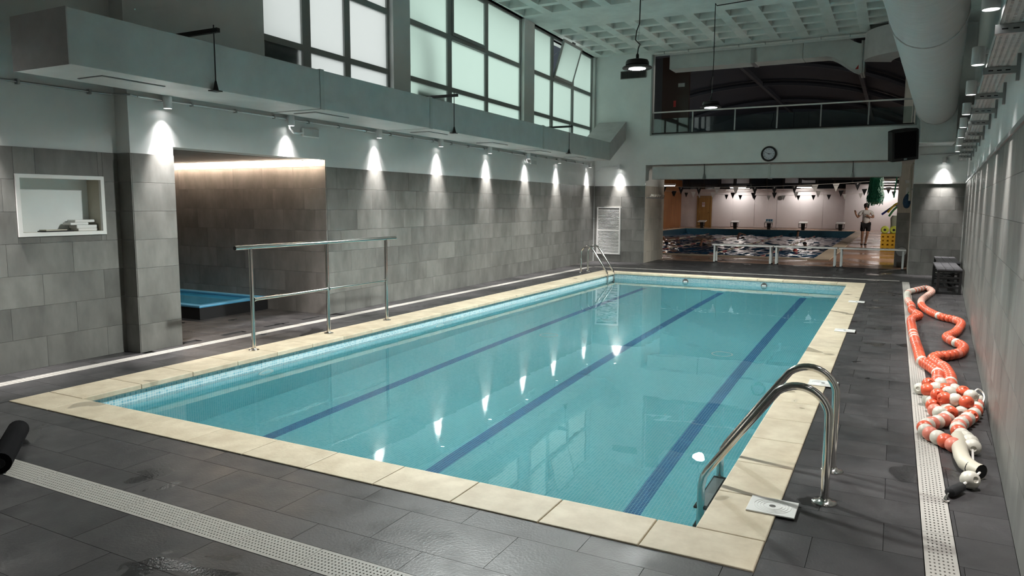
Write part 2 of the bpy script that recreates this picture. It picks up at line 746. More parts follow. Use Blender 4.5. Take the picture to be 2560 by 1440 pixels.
floor = struct('floor', MB().grid(us, vsl, floor_open, -.09, -.011, lambda u, v, w: (u, v, w)), 'floor_grout')
chan = MB()
for h in (DR_F, DR_R, DR_L, DR_B):
    chan.box(h[0], h[1], h[2], h[3], -.10, -.085)
tag(struct('drain_channel', chan, 'dark_void', floor), kind='stuff')

tiles = []
RH, TL = .3325, .6125
for k in range(-60, 8):
    y1 = 2.907 - k * RH
    y0 = y1 - RH
    if k < 0 and False:
        continue
    if y1 < .55 or y0 > 20.3:
        continue
    ph = -1.80 if k % 2 else -1.485
    i0 = int((-11 - ph) / TL) - 1
    for i in range(i0, i0 + 22):
        x0 = ph + i * TL
        rs = [(x0, x0 + TL, y0, min(y1, 20.3))]
        for h in (DR_F, DR_R, DR_L, DR_B, (CX0, CX1, CY0, CY1)):
            rs = rsub(rs, h)
        for a, b, c, d in rs:
            if b - a < .015 or d - c < .015:
                continue
            P = [(a + GAP, c + GAP), (b - GAP, c + GAP), (b - GAP, d - GAP), (a + GAP, d - GAP)]
            xm, ym = (a + b) / 2, (c + d) / 2
            P = clip(P, lambda x, y: xr(y) - .002 - x)
            if 5.30 < ym < 7.765 and xm < -6.9:
                P = clip(P, lambda x, y: y - 5.302)
                P = clip(P, lambda x, y: 7.763 - y)
                P = clip(P, lambda x, y: x + 10.58)
            elif ym < 4.79:
                P = clip(P, lambda x, y: x + 7.068)
                if xm < -6.86:
                    P = clip(P, lambda x, y: 4.788 - y)
            else:
                P = clip(P, lambda x, y: x - xl(y) - .002)
            if ym > 18.8 and (xm < -5.92 or xm > .32):
                P = clip(P, lambda x, y: YB - .002 - y) if (xm < -6.2 or xm > .6) else P
                P = clip(P, (lambda x, y: x + 5.918) if xm > -6.2 and xm < 0 else (lambda x, y: 1)) if ym > YB else P
                P = clip(P, (lambda x, y: .318 - x) if xm < .6 and xm > 0 else (lambda x, y: 1)) if ym > YB else P
            if len(P) >= 3:
                dist = math.hypot(xm, ym)
                ok = not (xm < -7 and ym < 3) and not (ym < 1.2 and xm > -2.2)
                tiles.append((dist if ok else 99, P))
tiles.sort(key=lambda t: t[0])
fcache = {}
rest = MB()
for n, (dist, P) in enumerate(tiles):
    if n < 296:
        cx, cy = sum(p[0] for p in P) / len(P), sum(p[1] for p in P) / len(P)
        key = tuple((round(x - cx, 3), round(y - cy, 3)) for x, y in P)
        if key not in fcache:
            fcache[key] = mesh('floor_tile', MB().prism([(x - cx, y - cy) for x, y in P], -.011, 0), 'floor_tile')
        link('floor_tile', fcache[key], floor, (cx, cy, 0))
    else:
        rest.prism(P, -.011, 0)
tag(obj('floor_tile_field', rest, 'floor_tile', floor), kind='stuff')

# ------------------------------------------------------------------ setting: left wall with alcove and windows
W1, W2, W3 = (6.69, 9.42), (9.89, 14.27), (14.80, 18.80)
ZS = 3.05                                                     # window sills, hidden behind the duct
usw = sorted({4.79, 5.30, 7.765, 19.0, *W1, *W2, *W3})
vsw = [0, 2.148, ZS, ZC, 5.72]


def left_solid(i, j):
    u, z = (usw[i] + usw[i + 1]) / 2, (vsw[j] + vsw[j + 1]) / 2
    if 5.30 < u < 7.765 and z < 2.148:
        return False
    return not (ZS < z < ZC and any(a < u < b for a, b in (W1, W2, W3)))


wall_left = struct('wall_left', MB().grid(usw, vsw, left_solid, -.31, -.010, lambda u, v, w: lw(u, w, v)), 'paint')
A_L = math.pi / 2 + TH_L
tile_wall(wall_left, lw, A_L, -1, 5.30, YB - .012, 0, TILE_TOP, 'wall_tile', holes=((5.30, 7.765, -1, 3),), ph=.31)
tile_wall(wall_left, lw, A_L, -1, 4.79, 5.30, 0, TILE_TOP, 'wall_tile', shift=0)
# cheek of the pillar towards the recess
tile_wall(wall_left, lambda u, n, z: (u, 4.79 - n - .010, z), 0, -1, -7.07, xl(4.79) - .001, 0, TILE_TOP, 'wall_tile', shift=0, L=.3)

# recessed bay
NY0, NY1, NZ0, NZ1 = 3.80, 4.60, 1.255, 1.795
ur, vr = [-2.5, NY0, NY1, 4.80], [0, NZ0, NZ1, 5.72]
wall_bay = struct('wall_left_bay', MB().grid(ur, vr, lambda i, j: not (i == 1 and j == 1), -.31, -.010, lambda u, v, w: rec(u, w, v)), 'paint')
tile_wall(wall_bay, rec, math.pi / 2, -1, 2.2, 4.787, 0, TILE_TOP, 'wall_tile', holes=((NY0 - .02, NY1 + .02, NZ0 - .02, NZ1 + .02),), L=.60, ph=.05, shift=0.5)

# alcove behind the opening
al = MB()
AX = -10.60
usa, vsa = [AX - .15, AX, -7.28], [5.15, 5.30, 7.765, 7.915]
al.grid(usa, vsa, lambda i, j: j != 1 or i == 0, 0, 2.30, lambda u, v, w: (u, v, w))
alcove = struct('wall_alcove', al, 'grout')
tile_wall(alcove, lambda u, n, z: (u, 7.765 - n - .010, z), 0, -1, AX + .012, xl(7.7) - .012, 0, 2.148, 'wall_tile_alcove_lit', shift=.33)
tile_wall(alcove, lambda u, n, z: (u, 5.30 + n + .010, z), 0, 1, AX + .012, xl(5.3) - .31, 0, 2.148, 'wall_tile_alcove_lit', shift=.33)
tile_wall(alcove, lambda u, n, z: (AX + n + .010, u, z), math.pi / 2, -1, 5.312, 7.753, 0, 2.148, 'wall_tile_alcove_lit', shift=.33)
struct('ceiling_alcove', MB().box(AX - .15, -7.28, 5.15, 7.915, 2.148, 2.30), 'wall_tile_alcove_lit')
# LED strip along the top of the alcove's far wall
st = thing('led_strip', 'warm white LED strip along the top of the dark alcove wall', 'light strip', (-8.7, 7.745, 2.146))
obj('glow_bar', MB().box(-10.55, -6.99, 7.672, 7.692, 2.128, 2.140), 'strip_glow', st)
obj('aluminium_profile', MB().box(-10.55, -6.985, 7.665, 7.700, 2.140, 2.1475), 'white_plastic', st)

# ------------------------------------------------------------------ setting: right wall
wall_right = struct('wall_right', MB().hexa([rw(-2.5, -.25, 0), rw(-2.5, -.010, 0), rw(19.0, -.010, 0), rw(19.0, -.25, 0),
                                             rw(-2.5, -.25, 5.72), rw(-2.5, -.010, 5.72), rw(19.0, -.010, 5.72), rw(19.0, -.25, 5.72)]), 'paint')
tile_wall(wall_right, rw, math.pi / 2 + TH_R, 1, 3.0, YB - .012, 0, TILE_TOP, 'wall_tile', ph=.4, shift=.5)
tr = MB()
tr.mbox(3.0, YB - .02, 0, .014, TILE_TOP, TILE_TOP + .035, rw)
trim1 = struct('trim_1', tr, 'steel_dull', label='thin metal trim strip capping the right wall tiles')

# ------------------------------------------------------------------ setting: back wall with the passage and the gallery opening
OX0, OX1, OZ = -5.92, .32, 2.60
GX0, GX1, GZ0, GZ1 = -5.81, .29, 3.38, 5.42
ub, vb = [-7.75, OX0, GX0, GX1, OX1, 1.62], [0, OZ, GZ0, GZ1, 5.72]


def back_solid(i, j):
    x, z = (ub[i] + ub[i + 1]) / 2, (vb[j] + vb[j + 1]) / 2
    if OX0 < x < OX1 and z < OZ:
        return False
    return not (GX0 < x < GX1 and GZ0 < z < GZ1)


wall_back = struct('wall_back', MB().grid(ub, vb, back_solid, -.25, -.010, lambda u, v, w: bw(u, w, v)), 'paint_back')
tile_wall(wall_back, bw, 0, -1, xl(YB) + .012, OX0, 0, TILE_TOP, 'wall_tile', holes=((-7.27, -6.58, .20, 1.49),), ph=.2, shift=.5)
tile_wall(wall_back, bw, 0, -1, OX1, xr(YB) - .012, 0, TILE_TOP, 'wall_tile', ph=.1, shift=.5)
tr = MB().box(OX1 + .0, xr(YB) - .01, YB - .016, YB, TILE_TOP, TILE_TOP + .03)
struct('trim_2', tr, 'white_enamel', label='white trim on the tiles of the right hand pier')
pier_l = struct('wall_passage_left', MB().box(-7.75, OX0 - .010, YB + .25, 20.67, 0, OZ), 'paint_back')
tile_wall(pier_l, lambda u, n, z: (OX0 - .010 + n + .010, u, z), math.pi / 2, -1, YB, 20.67, 0, TILE_TOP, 'wall_tile_pale', shift=.5)
obj('jamb_plaster', MB().box(OX0 - .010, OX0 - .002, YB + .002, 20.67, TILE_TOP, OZ), 'paint_back', pier_l)
pier_r = struct('wall_passage_right', MB().box(OX1 + .010, 1.62, YB + .25, 20.67, 0, OZ), 'paint_back')
tile_wall(pier_r, lambda u, n, z: (OX1 + .010 - n - .010, u, z), math.pi / 2, 1, YB, 20.67, 0, 1.40, 'wall_tile_pale', shift=.5)
struct('ceiling_passage', MB().box(-7.75, 1.62, YB + .25, 20.67, OZ, GZ0 - .01), 'paint_back')
struct('wall_front', MB().box(-7.5, 1.2, -2.7, -2.5, 0, 5.72), 'paint')

# ------------------------------------------------------------------ setting: waffle slab
pxs, pys, cw, cl = .64, .655, .43, .50
xs = [-7.75]
x = -7.135
while x + cw < 1.5:
    xs += [x, x + cw]
    x += pxs
xs.append(1.62)
ys = [-2.7]
yn = []
y = 14.10
while y - cl > -2.5:
    yn.append((y - cl, y))
    y -= pys
yf = []
y = 15.50
while y + cl < 18.85:
    yf.append((y, y + cl))
    y += pys
for a, b in sorted(yn) + yf:
    ys += [a, b]
ys.append(19.13)
cm = MB()
vid = {}


def cv(p):
    k = tuple(round(q, 4) for q in p)
    if k not in vid:
        vid[k] = len(cm.v)
        cm.v.append(p)
    return vid[k]


for i in range(len(xs) - 1):
    for j in range(len(ys) - 1):
        a, b, c, d = xs[i], xs[i + 1], ys[j], ys[j + 1]
        q = [(a, c, ZC), (b, c, ZC), (b, d, ZC), (a, d, ZC)]
        if i % 2 and j % 2:
            e, h = .028, .245
            t = [(a + e, c + e, ZC + h), (b - e, c + e, ZC + h), (b - e, d - e, ZC + h), (a + e, d - e, ZC + h)]
            cm.f.append(tuple(cv(p) for p in reversed(t)))
            for s in range(4):
                cm.f.append((cv(q[s]), cv(t[s]), cv(t[(s + 1) % 4]), cv(q[(s + 1) % 4])))
        else:
            cm.f.append(tuple(cv(p) for p in reversed(q)))
top = [(-7.75, -2.7, 5.80), (1.62, -2.7, 5.80), (1.62, 19.13, 5.80), (-7.75, 19.13, 5.80)]
cm.f.append(tuple(cv(p) for p in top))
struct('ceiling', cm, 'concrete', label='white painted concrete waffle slab with square coffers', fix=False)


# ------------------------------------------------------------------ setting: windows high in the left wall
def window(name, y0, y1, mull, pane, open_cell=None, dark=()):
    """three bays wide, three rows high: outer frame, mullions, transoms, frosted panes"""
    d0, d1 = -.15, -.09
    rows = [(ZS, 3.555), (3.635, 4.45), (4.54, 5.435)]
    bays = [y0 + .04] + [m for ab in mull for m in ab] + [y1 - .05]
    w = struct(name, MB().grid([y0, *bays, y1], [ZS - .0, ZS + .04, *[z for r in rows for z in r][1:], ZC],
                               lambda i, j: i % 2 == 0 or j % 2 == 0, d0, d1, lambda u, v, t: lw(u, t, v)), 'frame_alu')
    # drip rail under the opening sash row
    obj('transom_lip', MB().mbox(bays[2] - .02, bays[3] + .02, d1, d1 + .03, 4.455, 4.475, lw), 'frame_alu', w)
    for b in range(3):
        for r, (z0, z1) in enumerate(rows):
            u0, u1 = bays[2 * b], bays[2 * b + 1]
            if open_cell == (b, r):
                continue
            pn = obj('pane', MB().mbox(u0 - .005, u1 + .005, d0 + .022, d0 + .032, z0 - .005, z1 + .005, lw), pane, w)
    return w


w1 = window('window_1', *W1, [(7.46, 7.62), (8.33, 8.46)], 'frosted_pane')
w2 = window('window_2', *W2, [(11.19, 11.34), (12.62, 12.75)], 'frosted_pane_green')
w3 = window('window_3', *W3, [(15.93, 16.08), (17.30, 17.44)], 'frosted_pane_green', open_cell=(1, 2))
# tilted-in sashes: the middle top bay of each window has its own sash frame; the third stands open
for w, u0, u1 in ((w1, 7.62, 8.33), (w2, 11.34, 12.62)):
    obj('sash', MB().grid([u0, u0 + .05, u1 - .05, u1], [4.54, 4.60, 5.38, 5.435], lambda i, j: not (i == 1 and j == 1), -.10, -.07,
                          lambda u, v, t: lw(u, t, v)), 'frame_alu', w)
tl = rad(17)


def tilt(u, v, t):
    dz = v - 4.54
    return lw(u, -.09 + dz * math.sin(tl) + t * math.cos(tl), 4.54 + dz * math.cos(tl) - t * math.sin(tl))


sash = obj('open_sash', MB().grid([16.08, 16.13, 17.25, 17.30], [4.54, 4.60, 5.38, 5.44], lambda i, j: not (i == 1 and j == 1), -.02, .02, tilt), 'frame_alu', w3)
obj('pane', MB().grid([16.12, 17.26], [4.59, 5.39], lambda i, j: True, -.004, .004, tilt), 'frosted_pane_green', sash)
obj('catch', MB().grid([16.62, 16.76], [5.44, 5.47], lambda i, j: True, -.01, .03, tilt), 'black_metal', sash)
obj('stay', MB().tube([lw(16.10, -.09, 5.05), tilt(16.12, 5.2, 0)], .006, 6), 'steel_dull', w3)
# outside the frosted panes: a drainpipe, and boxes added to darken two panes
single('drain_pipe', MB().tube([lw(10.0, -.80, 4.50), lw(10.22, -.52, 4.46), lw(10.52, -.46, 4.34), lw(10.64, -.45, 4.1), lw(10.64, -.45, 2.6)], .11, 12),
       'outside_wall', 'dark drainpipe seen blurred through the frosted window glass', 'drainpipe', smooth=True)
struct('pane_dimmer_box', MB().mbox(6.73, 7.42, -.32, -.155, 3.055, 3.56, lw), 'outside_wall', label='added dark box blocking daylight from the lowest pane of the first window')
struct('pane_dimmer_box_low', MB().mbox(10.25, 11.15, -.32, -.165, 3.055, 3.45, lw), 'outside_wall', label='added dark box blocking daylight from the lowest pane of the second window')

# ------------------------------------------------------------------ swimming pool
BOT = -1.335
pool = thing('swimming_pool', 'rectangular swimming pool lined in turquoise mosaic with a cream stone edge', 'pool', ((PX0 + PX1) / 2, (PY0 + PY1) / 2, 0))
QX0, QX1, QY0, QY1 = PX0 - .03, PX1 + .03, PY0 - .03, PY1 + .03


def uvquad(name, q, m, parent, axes):
    me = bpy.data.meshes.new(name)
    inv = wmat(parent).inverted()
    me.from_pydata([tuple(inv @ Vector(v)) for v in q], [], [tuple(range(len(q)))])
    uv = me.uv_layers.new(name='UVMap')
    for i, v in enumerate(q):
        uv.data[i].uv = (v[axes[0]] + 20, v[axes[1]] + 20)
    me.materials.append(MATS[m])
    return link(name, me, parent)


uvquad('basin_floor', [(QX0, QY0, BOT), (QX1, QY0, BOT), (QX1, QY1, BOT), (QX0, QY1, BOT)], 'pool_mosaic', pool, (0, 1))
for q, ax in (([(QX0, QY0, BOT), (QX0, QY1, BOT), (QX0, QY1, -.03), (QX0, QY0, -.03)], (1, 2)),
              ([(QX1, QY1, BOT), (QX1, QY0, BOT), (QX1, QY0, -.03), (QX1, QY1, -.03)], (1, 2)),
              ([(QX1, QY0, BOT), (QX0, QY0, BOT), (QX0, QY0, -.03), (QX1, QY0, -.03)], (0, 2)),
              ([(QX0, QY1, BOT), (QX1, QY1, BOT), (QX1, QY1, -.03), (QX0, QY1, -.03)], (0, 2))):
    uvquad('basin_wall', [(v[0], v[1], -.235 if v[2] > -.1 else v[2]) for v in q], 'pool_mosaic', pool, ax)
    uvquad('waterline_band', [(v[0], v[1], -.235 if v[2] < -1 else v[2]) for v in q], 'pool_wall_mosaic', pool, ax)
for x in (-4.845, -3.18, -1.545):
    uvquad('lane_line', [(x - .0625, QY0 + .01, BOT + .002), (x + .0625, QY0 + .01, BOT + .002), (x + .0625, 15.60, BOT + .002), (x - .0625, 15.60, BOT + .002)],
           'lane_mosaic', pool, (0, 1))


def coping_run(axis, a, b, c0, c1, lip):
    n = max(1, round((b - a) / .525))
    for i in range(n):
        s, e = a + (b - a) * i / n + .0018, a + (b - a) * (i + 1) / n - .0018
        box = (s, e, c0, c1) if axis == 0 else (c0, c1, s, e)
        o = MB().box(*box, -.038, .008)
        obj('coping_stone', o, 'coping', pool, bevel=.006)


coping_run(0, CX0, CX1, CY0, PY0, 1)
coping_run(0, CX0, CX1, PY1, CY1, -1)
coping_run(1, PY0 + .003, PY1 - .003, CX0, PX0, 1)
coping_run(1, PY0 + .003, PY1 - .003, PX1, CX1, -1)
# round inlets in the walls and drains in the floor
for x in (-4.02, -2.36):
    r = obj('inlet', MB().tube([(x, QY1, -.125), (x, QY1 - .015, -.125)], .062, 20), 'bin_grey', pool)
    obj('inlet_slot', MB().box(x - .04, x + .04, QY1 - .017, QY1 - .012, -.132, -.112), 'white_plastic', r)
for y, z in ((5.34, -.33), (8.6, -.33), (11.8, -.33)):
    r = obj('inlet', MB().tube([(QX0, y, z), (QX0 + .012, y, z)], .10, 24), 'white_plastic', pool)
    obj('inlet_slot', MB().tube([(QX0 + .010, y, z), (QX0 + .016, y, z)], .065, 20), 'pool_mosaic', r)
for x, y in ((-1.92, 9.64), (-4.455, 9.68)):
    obj('floor_drain', MB().tube([(x + .13 * math.cos(2 * math.pi * i / 32), y + .13 * math.sin(2 * math.pi * i / 32), BOT + .003) for i in range(32)], .009, 5, closed=True), 'pool_wall_mosaic', pool)
me = bpy.data.meshes.new('pool_water')
me.from_pydata([(QX0, QY0, -.135), (QX1, QY0, -.135), (QX1, QY1, -.135), (QX0, QY1, -.135)], [], [(0, 1, 2, 3)])
me.materials.append(MATS['water'])
pw = tag(link('pool_water', me), 'calm clear turquoise water filling the rectangular pool', 'water', kind='stuff')


# ------------------------------------------------------------------ drain gratings, one panel after another
def grate_mesh(L, W, nl, nw):
    us_, vs_ = [-L / 2, -L / 2 + .006], [-W / 2, -W / 2 + .012]
    hu, hv = (L - .012) / nl, (W - .024) / nw
    for i in range(nl):
        a = -L / 2 + .006 + i * hu
        us_ += [a + hu * .32, a + hu * .68]
    us_ += [L / 2 - .006, L / 2]
    for i in range(nw):
        a = -W / 2 + .012 + i * hv
        vs_ += [a + hv * .30, a + hv * .70]
    vs_ += [W / 2 - .012, W / 2]
    n1, n2 = len(us_) - 1, len(vs_) - 1
    return mesh('grate_panel', MB().grid(us_, vs_, lambda i, j: not (1 < i < n1 - 1 and 1 < j < n2 - 1 and i % 2 == 0 and j % 2 == 0),
                                         -.008, .001, lambda u, v, w: (u, v, w)), 'grate')


def drain(label, h, along, L, nl, nw):
    t = thing('floor_drain_grating', label, 'drain grating', ((h[0] + h[1]) / 2, (h[2] + h[3]) / 2, -.01))
    a, b = (h[0], h[1]) if along == 0 else (h[2], h[3])
    W = (h[3] - h[2]) if along == 0 else (h[1] - h[0])
    n = max(1, round((b - a) / L))
    me = grate_mesh((b - a) / n - .003, W - .006, nl, nw)
    for i in range(n):
        m_ = a + (b - a) * (i + .5) / n
        p = (m_ - t.location.x, 0, .01) if along == 0 else (0, m_ - t.location.y, .01)
        link('grate_panel', me, t, p, 0 if along == 0 else math.pi / 2)
    return t


drain('cream perforated drain grating crossing the dark floor in front of the pool', DR_F, 0, .40, 20, 7)
drain('white perforated drain grating beside the heaped lane rope', DR_R, 1, .50, 14, 6)
drain('narrow white drain grating between the pool and the grey tiled wall with the alcove', DR_L, 1, .50, 12, 5)
drain('thin drain grating across the floor behind the far end of the pool', DR_B, 0, .50, 12, 5)

# ------------------------------------------------------------------ ventilation duct under the windows
duct = thing('ventilation_duct', 'long grey rectangular ventilation duct hung along the window wall', 'duct', lw(10, .5, 2.66))
DN0, DN1, DZ0, DZ1, DY0, DY1 = .105, .88, 2.66, 3.105, 3.655, 17.54
seams = [DY0, 6.70, 9.10, 13.31, DY1]
for i in range(4):
    obj('duct_section', MB().mbox(seams[i] + .004, seams[i + 1] - .004, DN0, DN1, DZ0, DZ1, lw), 'duct_panel', duct, bevel=.004)
obj('end_cap', MB().mbox(DY0 - .006, DY0 + .003, DN0 - .004, DN1 + .004, DZ0 - .004, DZ1 + .004, lw), 'duct_end', duct)
for y in seams[1:4]:
    obj('flange', MB().mbox(y - .035, y + .035, DN0 - .01, DN1 + .008, DZ0 - .008, DZ1 + .01, lw), 'foil_tape', duct)
y0, y1 = DY1 + .002, YB - .012
obj('rising_elbow', MB().hexa([lw(y0, DN0, DZ0), lw(y0, DN1, DZ0), lw(y1, DN1, 3.272), lw(y1, DN0, 3.272),
                               lw(y0, DN0, DZ1), lw(y0, DN1, DZ1), lw(y1, DN1, 3.754), lw(y1, DN0, 3.754)]), 'duct_end', duct)
for a, b in ((4.11, 4.74), (6.87, 7.50), (9.45, 10.0), (11.6, 12.2), (13.7, 14.3), (15.9, 16.5)):
    h = obj('access_hatch', MB().mbox(a, b, .28, .62, DZ0 - .010, DZ0 - .0005, lw), 'duct_panel', duct)
    obj('hatch_gasket', MB().mbox(a - .008, b + .008, .272, .628, DZ0 - .004, DZ0 - .0002, lw), 'ink', h)
for k, y in enumerate((5.10, 9.72, 14.62)):
    t = thing('duct_hanger', 'black bracket and rod hanging the grey duct, %s one from the blunt duct end' % ORD[k], 'bracket', lw(y, .5, 3.2), group='duct hangers on the window wall')
    obj('bracket_arm', MB().mbox(y - .02, y + .02, -.01, .98, 3.195, 3.235, lw), 'black_metal', t)
    obj('threaded_rod', MB().tube([lw(y, .915, 3.27), lw(y, .915, 2.72)], .006, 8), 'black_metal', t)
    obj('cone_foot', MB().lathe([(.035, 0), (.012, .085), (.008, .09)], 4, lw(y, .915, 2.652)), 'black_metal', t)
    obj('foot_plate', MB().mbox(y - .05, y + .05, .86, .95, 2.640, 2.650, lw), 'black_metal', t)

# ------------------------------------------------------------------ wall spotlights
def lamp_proto(label):
    t = thing('wall_spotlight', label, 'spotlight', (0, 0, 0), 0, 'white cylindrical wall spotlights')
    obj('lamp_body', MB().lathe([(.037, .020), (.037, .002), (.040, 0), (.043, .003), (.043, .122), (.040, .126), (.001, .126)], 24, caps=False), 'white_lamp', t, smooth=True, local=True)
    obj('lens', MB().lathe([(.036, .010), (.036, .016)], 20), 'lens_glow', t, local=True)
    obj('mounting_arm', MB().box(-.012, .012, .035, .092, .075, .105), 'white_lamp', t, local=True)   # reaches towards +y, the wall
    return t


def wall_lamp(proto, loc, rz, label, power=P_SPOT, color=(1, .96, .95)):
    t = dup(proto, loc, rz, label)
    spot('lamp_light', (0, 0, .004), power, 84, 1.0, color, .02, parent=t)
    spot('lamp_light', (0, 0, .004), power * 14, 50, 1.0, color, .02, (0, math.sin(rad(3)), -math.cos(rad(3))), parent=t)
    return t


proto = lamp_proto('x')
where = ['on the pillar beside the shelf niche', 'over the alcove opening, beside the glass sign', 'third along the window wall from the shelf niche',
         'fourth along the window wall from the shelf niche', 'fifth along the window wall from the shelf niche', 'sixth along the window wall, with a small sign under it',
         'seventh along the window wall from the shelf niche', 'in the corner at the far end of the window wall']
LY = [5.184, 7.01, 8.884, 10.665, 12.496, 14.314, 16.107, 18.276]
for y, s in zip(LY, where):
    wall_lamp(proto, lw(y, .088, 2.53), A_L, 'white cylinder spotlight ' + s)
wall_lamp(proto, rec(3.42, .088, 2.53), math.pi / 2, 'white cylinder spotlight high on the recessed bay before the shelf niche')
RY = [2.75, 4.58, 6.30, 7.93, 9.60, 11.15, 12.75, 14.40, 16.0]
rwhere = ['at the near end of the right wall, just out of view', 'nearest in the row under the round duct'] + ['%s in the row under the round duct' % ORD[i] for i in range(1, 7)] + ['last in the row under the round duct, in the far corner']
for y, s in zip(RY, rwhere):
    wall_lamp(proto, rw(y, .235, 2.565), math.pi / 2 + TH_R + math.pi, 'white cylinder spotlight ' + s, P_SPOT * .62)
wall_lamp(proto, bw(-6.63, .088, 2.50), 0, 'white cylinder spotlight on the back wall under the rising duct')
wall_lamp(proto, bw(.895, .088, 2.50), 0, 'white cylinder spotlight on the pier under the grey duct box')
for ch in list(proto.children):
    bpy.data.objects.remove(ch)
bpy.data.objects.remove(proto)

# conduit that feeds them
cd = thing('lamp_conduit', 'thin grey conduit clipped along the window wall behind the spotlights', 'conduit', lw(11, .02, 2.62))
obj('pipe', MB().tube([lw(4.89, .016, 2.622), lw(11, .016, 2.618), lw(YB - .06, .016, 2.600)], .010, 8), 'white_lamp', cd, smooth=True)
y = 5.55
while y < 18.4:
    obj('clip', MB().mbox(y - .010, y + .010, -.008, .034, 2.600, 2.640, lw), 'steel_dull', cd)
    y += .62
cd = thing('lamp_conduit', 'grey conduit crossing the recessed bay above the shelf niche', 'conduit', rec(3.5, .02, 2.63))
obj('pipe', MB().tube([rec(1.5, .016, 2.630), rec(4.66, .016, 2.634), rec(4.74, .05, 2.634), rec(4.77, .17, 2.630), lw(4.80, .024, 2.625), lw(4.875, .016, 2.622)], .010, 8), 'steel_dull', cd, smooth=True)
for y in (3.05, 3.86, 4.52):
    obj('clip', MB().mbox(y - .012, y + .012, -.008, .036, 2.608, 2.654, rec), 'steel_dull', cd)
cd = thing('lamp_conduit', 'short conduit to the spotlight in the far corner', 'conduit', bw(-7.0, .02, 2.58))
obj('pipe', MB().tube([bw(-7.30, .016, 2.46), bw(-7.15, .016, 2.55), bw(-7.05, .016, 2.565), bw(-6.63, .016, 2.575)], .010, 8), 'white_lamp', cd, smooth=True)
cd = thing('lamp_conduit', 'conduit along the pier to its spotlight', 'conduit', bw(.9, .02, 2.7))
obj('pipe', MB().tube([bw(.42, .016, 2.70), bw(1.30, .016, 2.72)], .010, 8), 'steel_dull', cd, smooth=True)
obj('drop', MB().tube([bw(1.20, .016, 2.71), bw(.98, .016, 2.67), bw(.90, .03, 2.62)], .008, 8), 'steel_dull', cd, smooth=True)


# glass direction signs on the wall beside two lamps
def wall_sign(y, label):
    t = thing('emergency_light', label, 'emergency light', lw(y, 0, 2.48))
    obj('housing', MB().mbox(y - .16, y + .16, -.009, .030, 2.425, 2.540, lw), 'white_plastic', t, bevel=.01)
    obj('diffuser', MB().mbox(y - .145, y + .145, .030, .034, 2.437, 2.528, lw), 'duct_panel', t)
    obj('feed_pipe', MB().tube([lw(y - .44, .045, 2.59), lw(y - .42, .04, 2.50), lw(y - .34, .03, 2.455), lw(y - .22, .02, 2.46), lw(y - .16, .012, 2.47)], .012, 8), 'white_lamp', t, smooth=True)


wall_sign(7.45, 'framed emergency light panel on the wall above the alcove')
wall_sign(14.72, 'small emergency light panel under the sixth wall spotlight')

# ------------------------------------------------------------------ cable tray on the right wall
tray = thing('cable_tray', 'perforated grey cable tray carried on brackets along the right wall', 'cable tray', rw(9, .12, 2.5))
L_, n_ = 1.2, 14
yy = 2.6
TN0, TN1 = .045, .185
while yy < 17.4:
    us_, vs_ = [yy + .002], [TN0, TN0 + .012]
    for i in range(40):
        a = yy + i * L_ / 40
        us_ += [a + .010, a + .021]
    us_.append(yy + L_ - .002)
    for i in range(4):
        a = TN0 + .016 + i * .031
        vs_ += [a, a + .013]
    vs_.append(TN1)
    p = MB().grid(us_, vs_, lambda i, j: not (i % 2 == 1 and j % 2 == 0 and j > 1 and j < 10), 2.520, 2.5235, lambda u, v, w: rw(u, v, w))
    obj('tray_panel', p, 'galvanised', tray)
    obj('tray_side', MB().mbox(yy, yy + L_, TN1 - .002, TN1, 2.520, 2.580, rw), 'galvanised', tray)
    yy += L_
for y in (3.3, 4.75, 6.15, 7.52, 8.66, 9.85, 11.35, 12.55, 13.8, 15.1, 16.4):
    b = obj('bracket', MB().mbox(y - .02, y + .02, -.008, .205, 2.470, 2.518, rw), 'steel_dull', tray)
    obj('wall_plate', MB().mbox(y - .022, y + .022, -.009, .012, 2.42, 2.60, rw), 'steel_dull', b)
    for n in (.06, .11, .16):
        obj('slot', MB().mbox(y - .0215, y - .019, n - .014, n + .014, 2.49, 2.497, rw), 'ink', b)

# ------------------------------------------------------------------ round textile duct over the right side
CN, CZ, CR = .65, 3.60, .37
tx = thing('textile_duct', 'big round grey fabric air duct running to the back wall', 'duct', rw(9, CN, CZ))
pts = [rw(y, CN, CZ) for y in [-2.4 + .4 * i for i in range(51)]]
mb = MB()
k = 0
nseg = 30
for i, p in enumerate(pts):
    for j in range(nseg):
        th = 2 * math.pi * j / nseg
        r = CR * (1 + .004 * math.sin(i * 2.1 + j * .7) + .004 * math.sin(j * 3 + i))
        sag = -.006 * math.cos(i * math.pi / 3)
        mb.v.append((p[0] + r * math.cos(th), p[1], p[2] + r * math.sin(th) + sag))
for i in range(len(pts) - 1):
    for j in range(nseg):
        j2 = (j + 1) % nseg
        mb.f.append((i * nseg + j, i * nseg + j2, (i + 1) * nseg + j2, (i + 1) * nseg + j))
obj('fabric_tube', mb, 'textile', tx, smooth=True)
for y in (9.1, 17.55):
    ring = [(rw(y, CN, CZ)[0] + (CR + .004) * math.cos(2 * math.pi * j / 36), y, CZ + (CR + .004) * math.sin(2 * math.pi * j / 36)) for j in range(36)]
    obj('clamp_band', MB().tube(ring, .008, 6, closed=True), 'textile', tx)
for a in (2.75, 2.90):      # rows of nozzle holes along the flank
    for i in range(120):
        y = 4.5 + i * .11
        p = rw(y, CN, CZ)
        q = (p[0] + CR * 1.0 * math.cos(a), y, p[2] + CR * 1.0 * math.sin(a))
        if i == 0:
            holes = MB()
        holes.tube([q, (q[0] + .012 * math.cos(a), y, q[2] + .012 * math.sin(a))], .010, 5)
    tag(obj('nozzle_row', holes, 'bin_grey', tx), kind='stuff')
px = rw(18.5, CN, 0)[0]
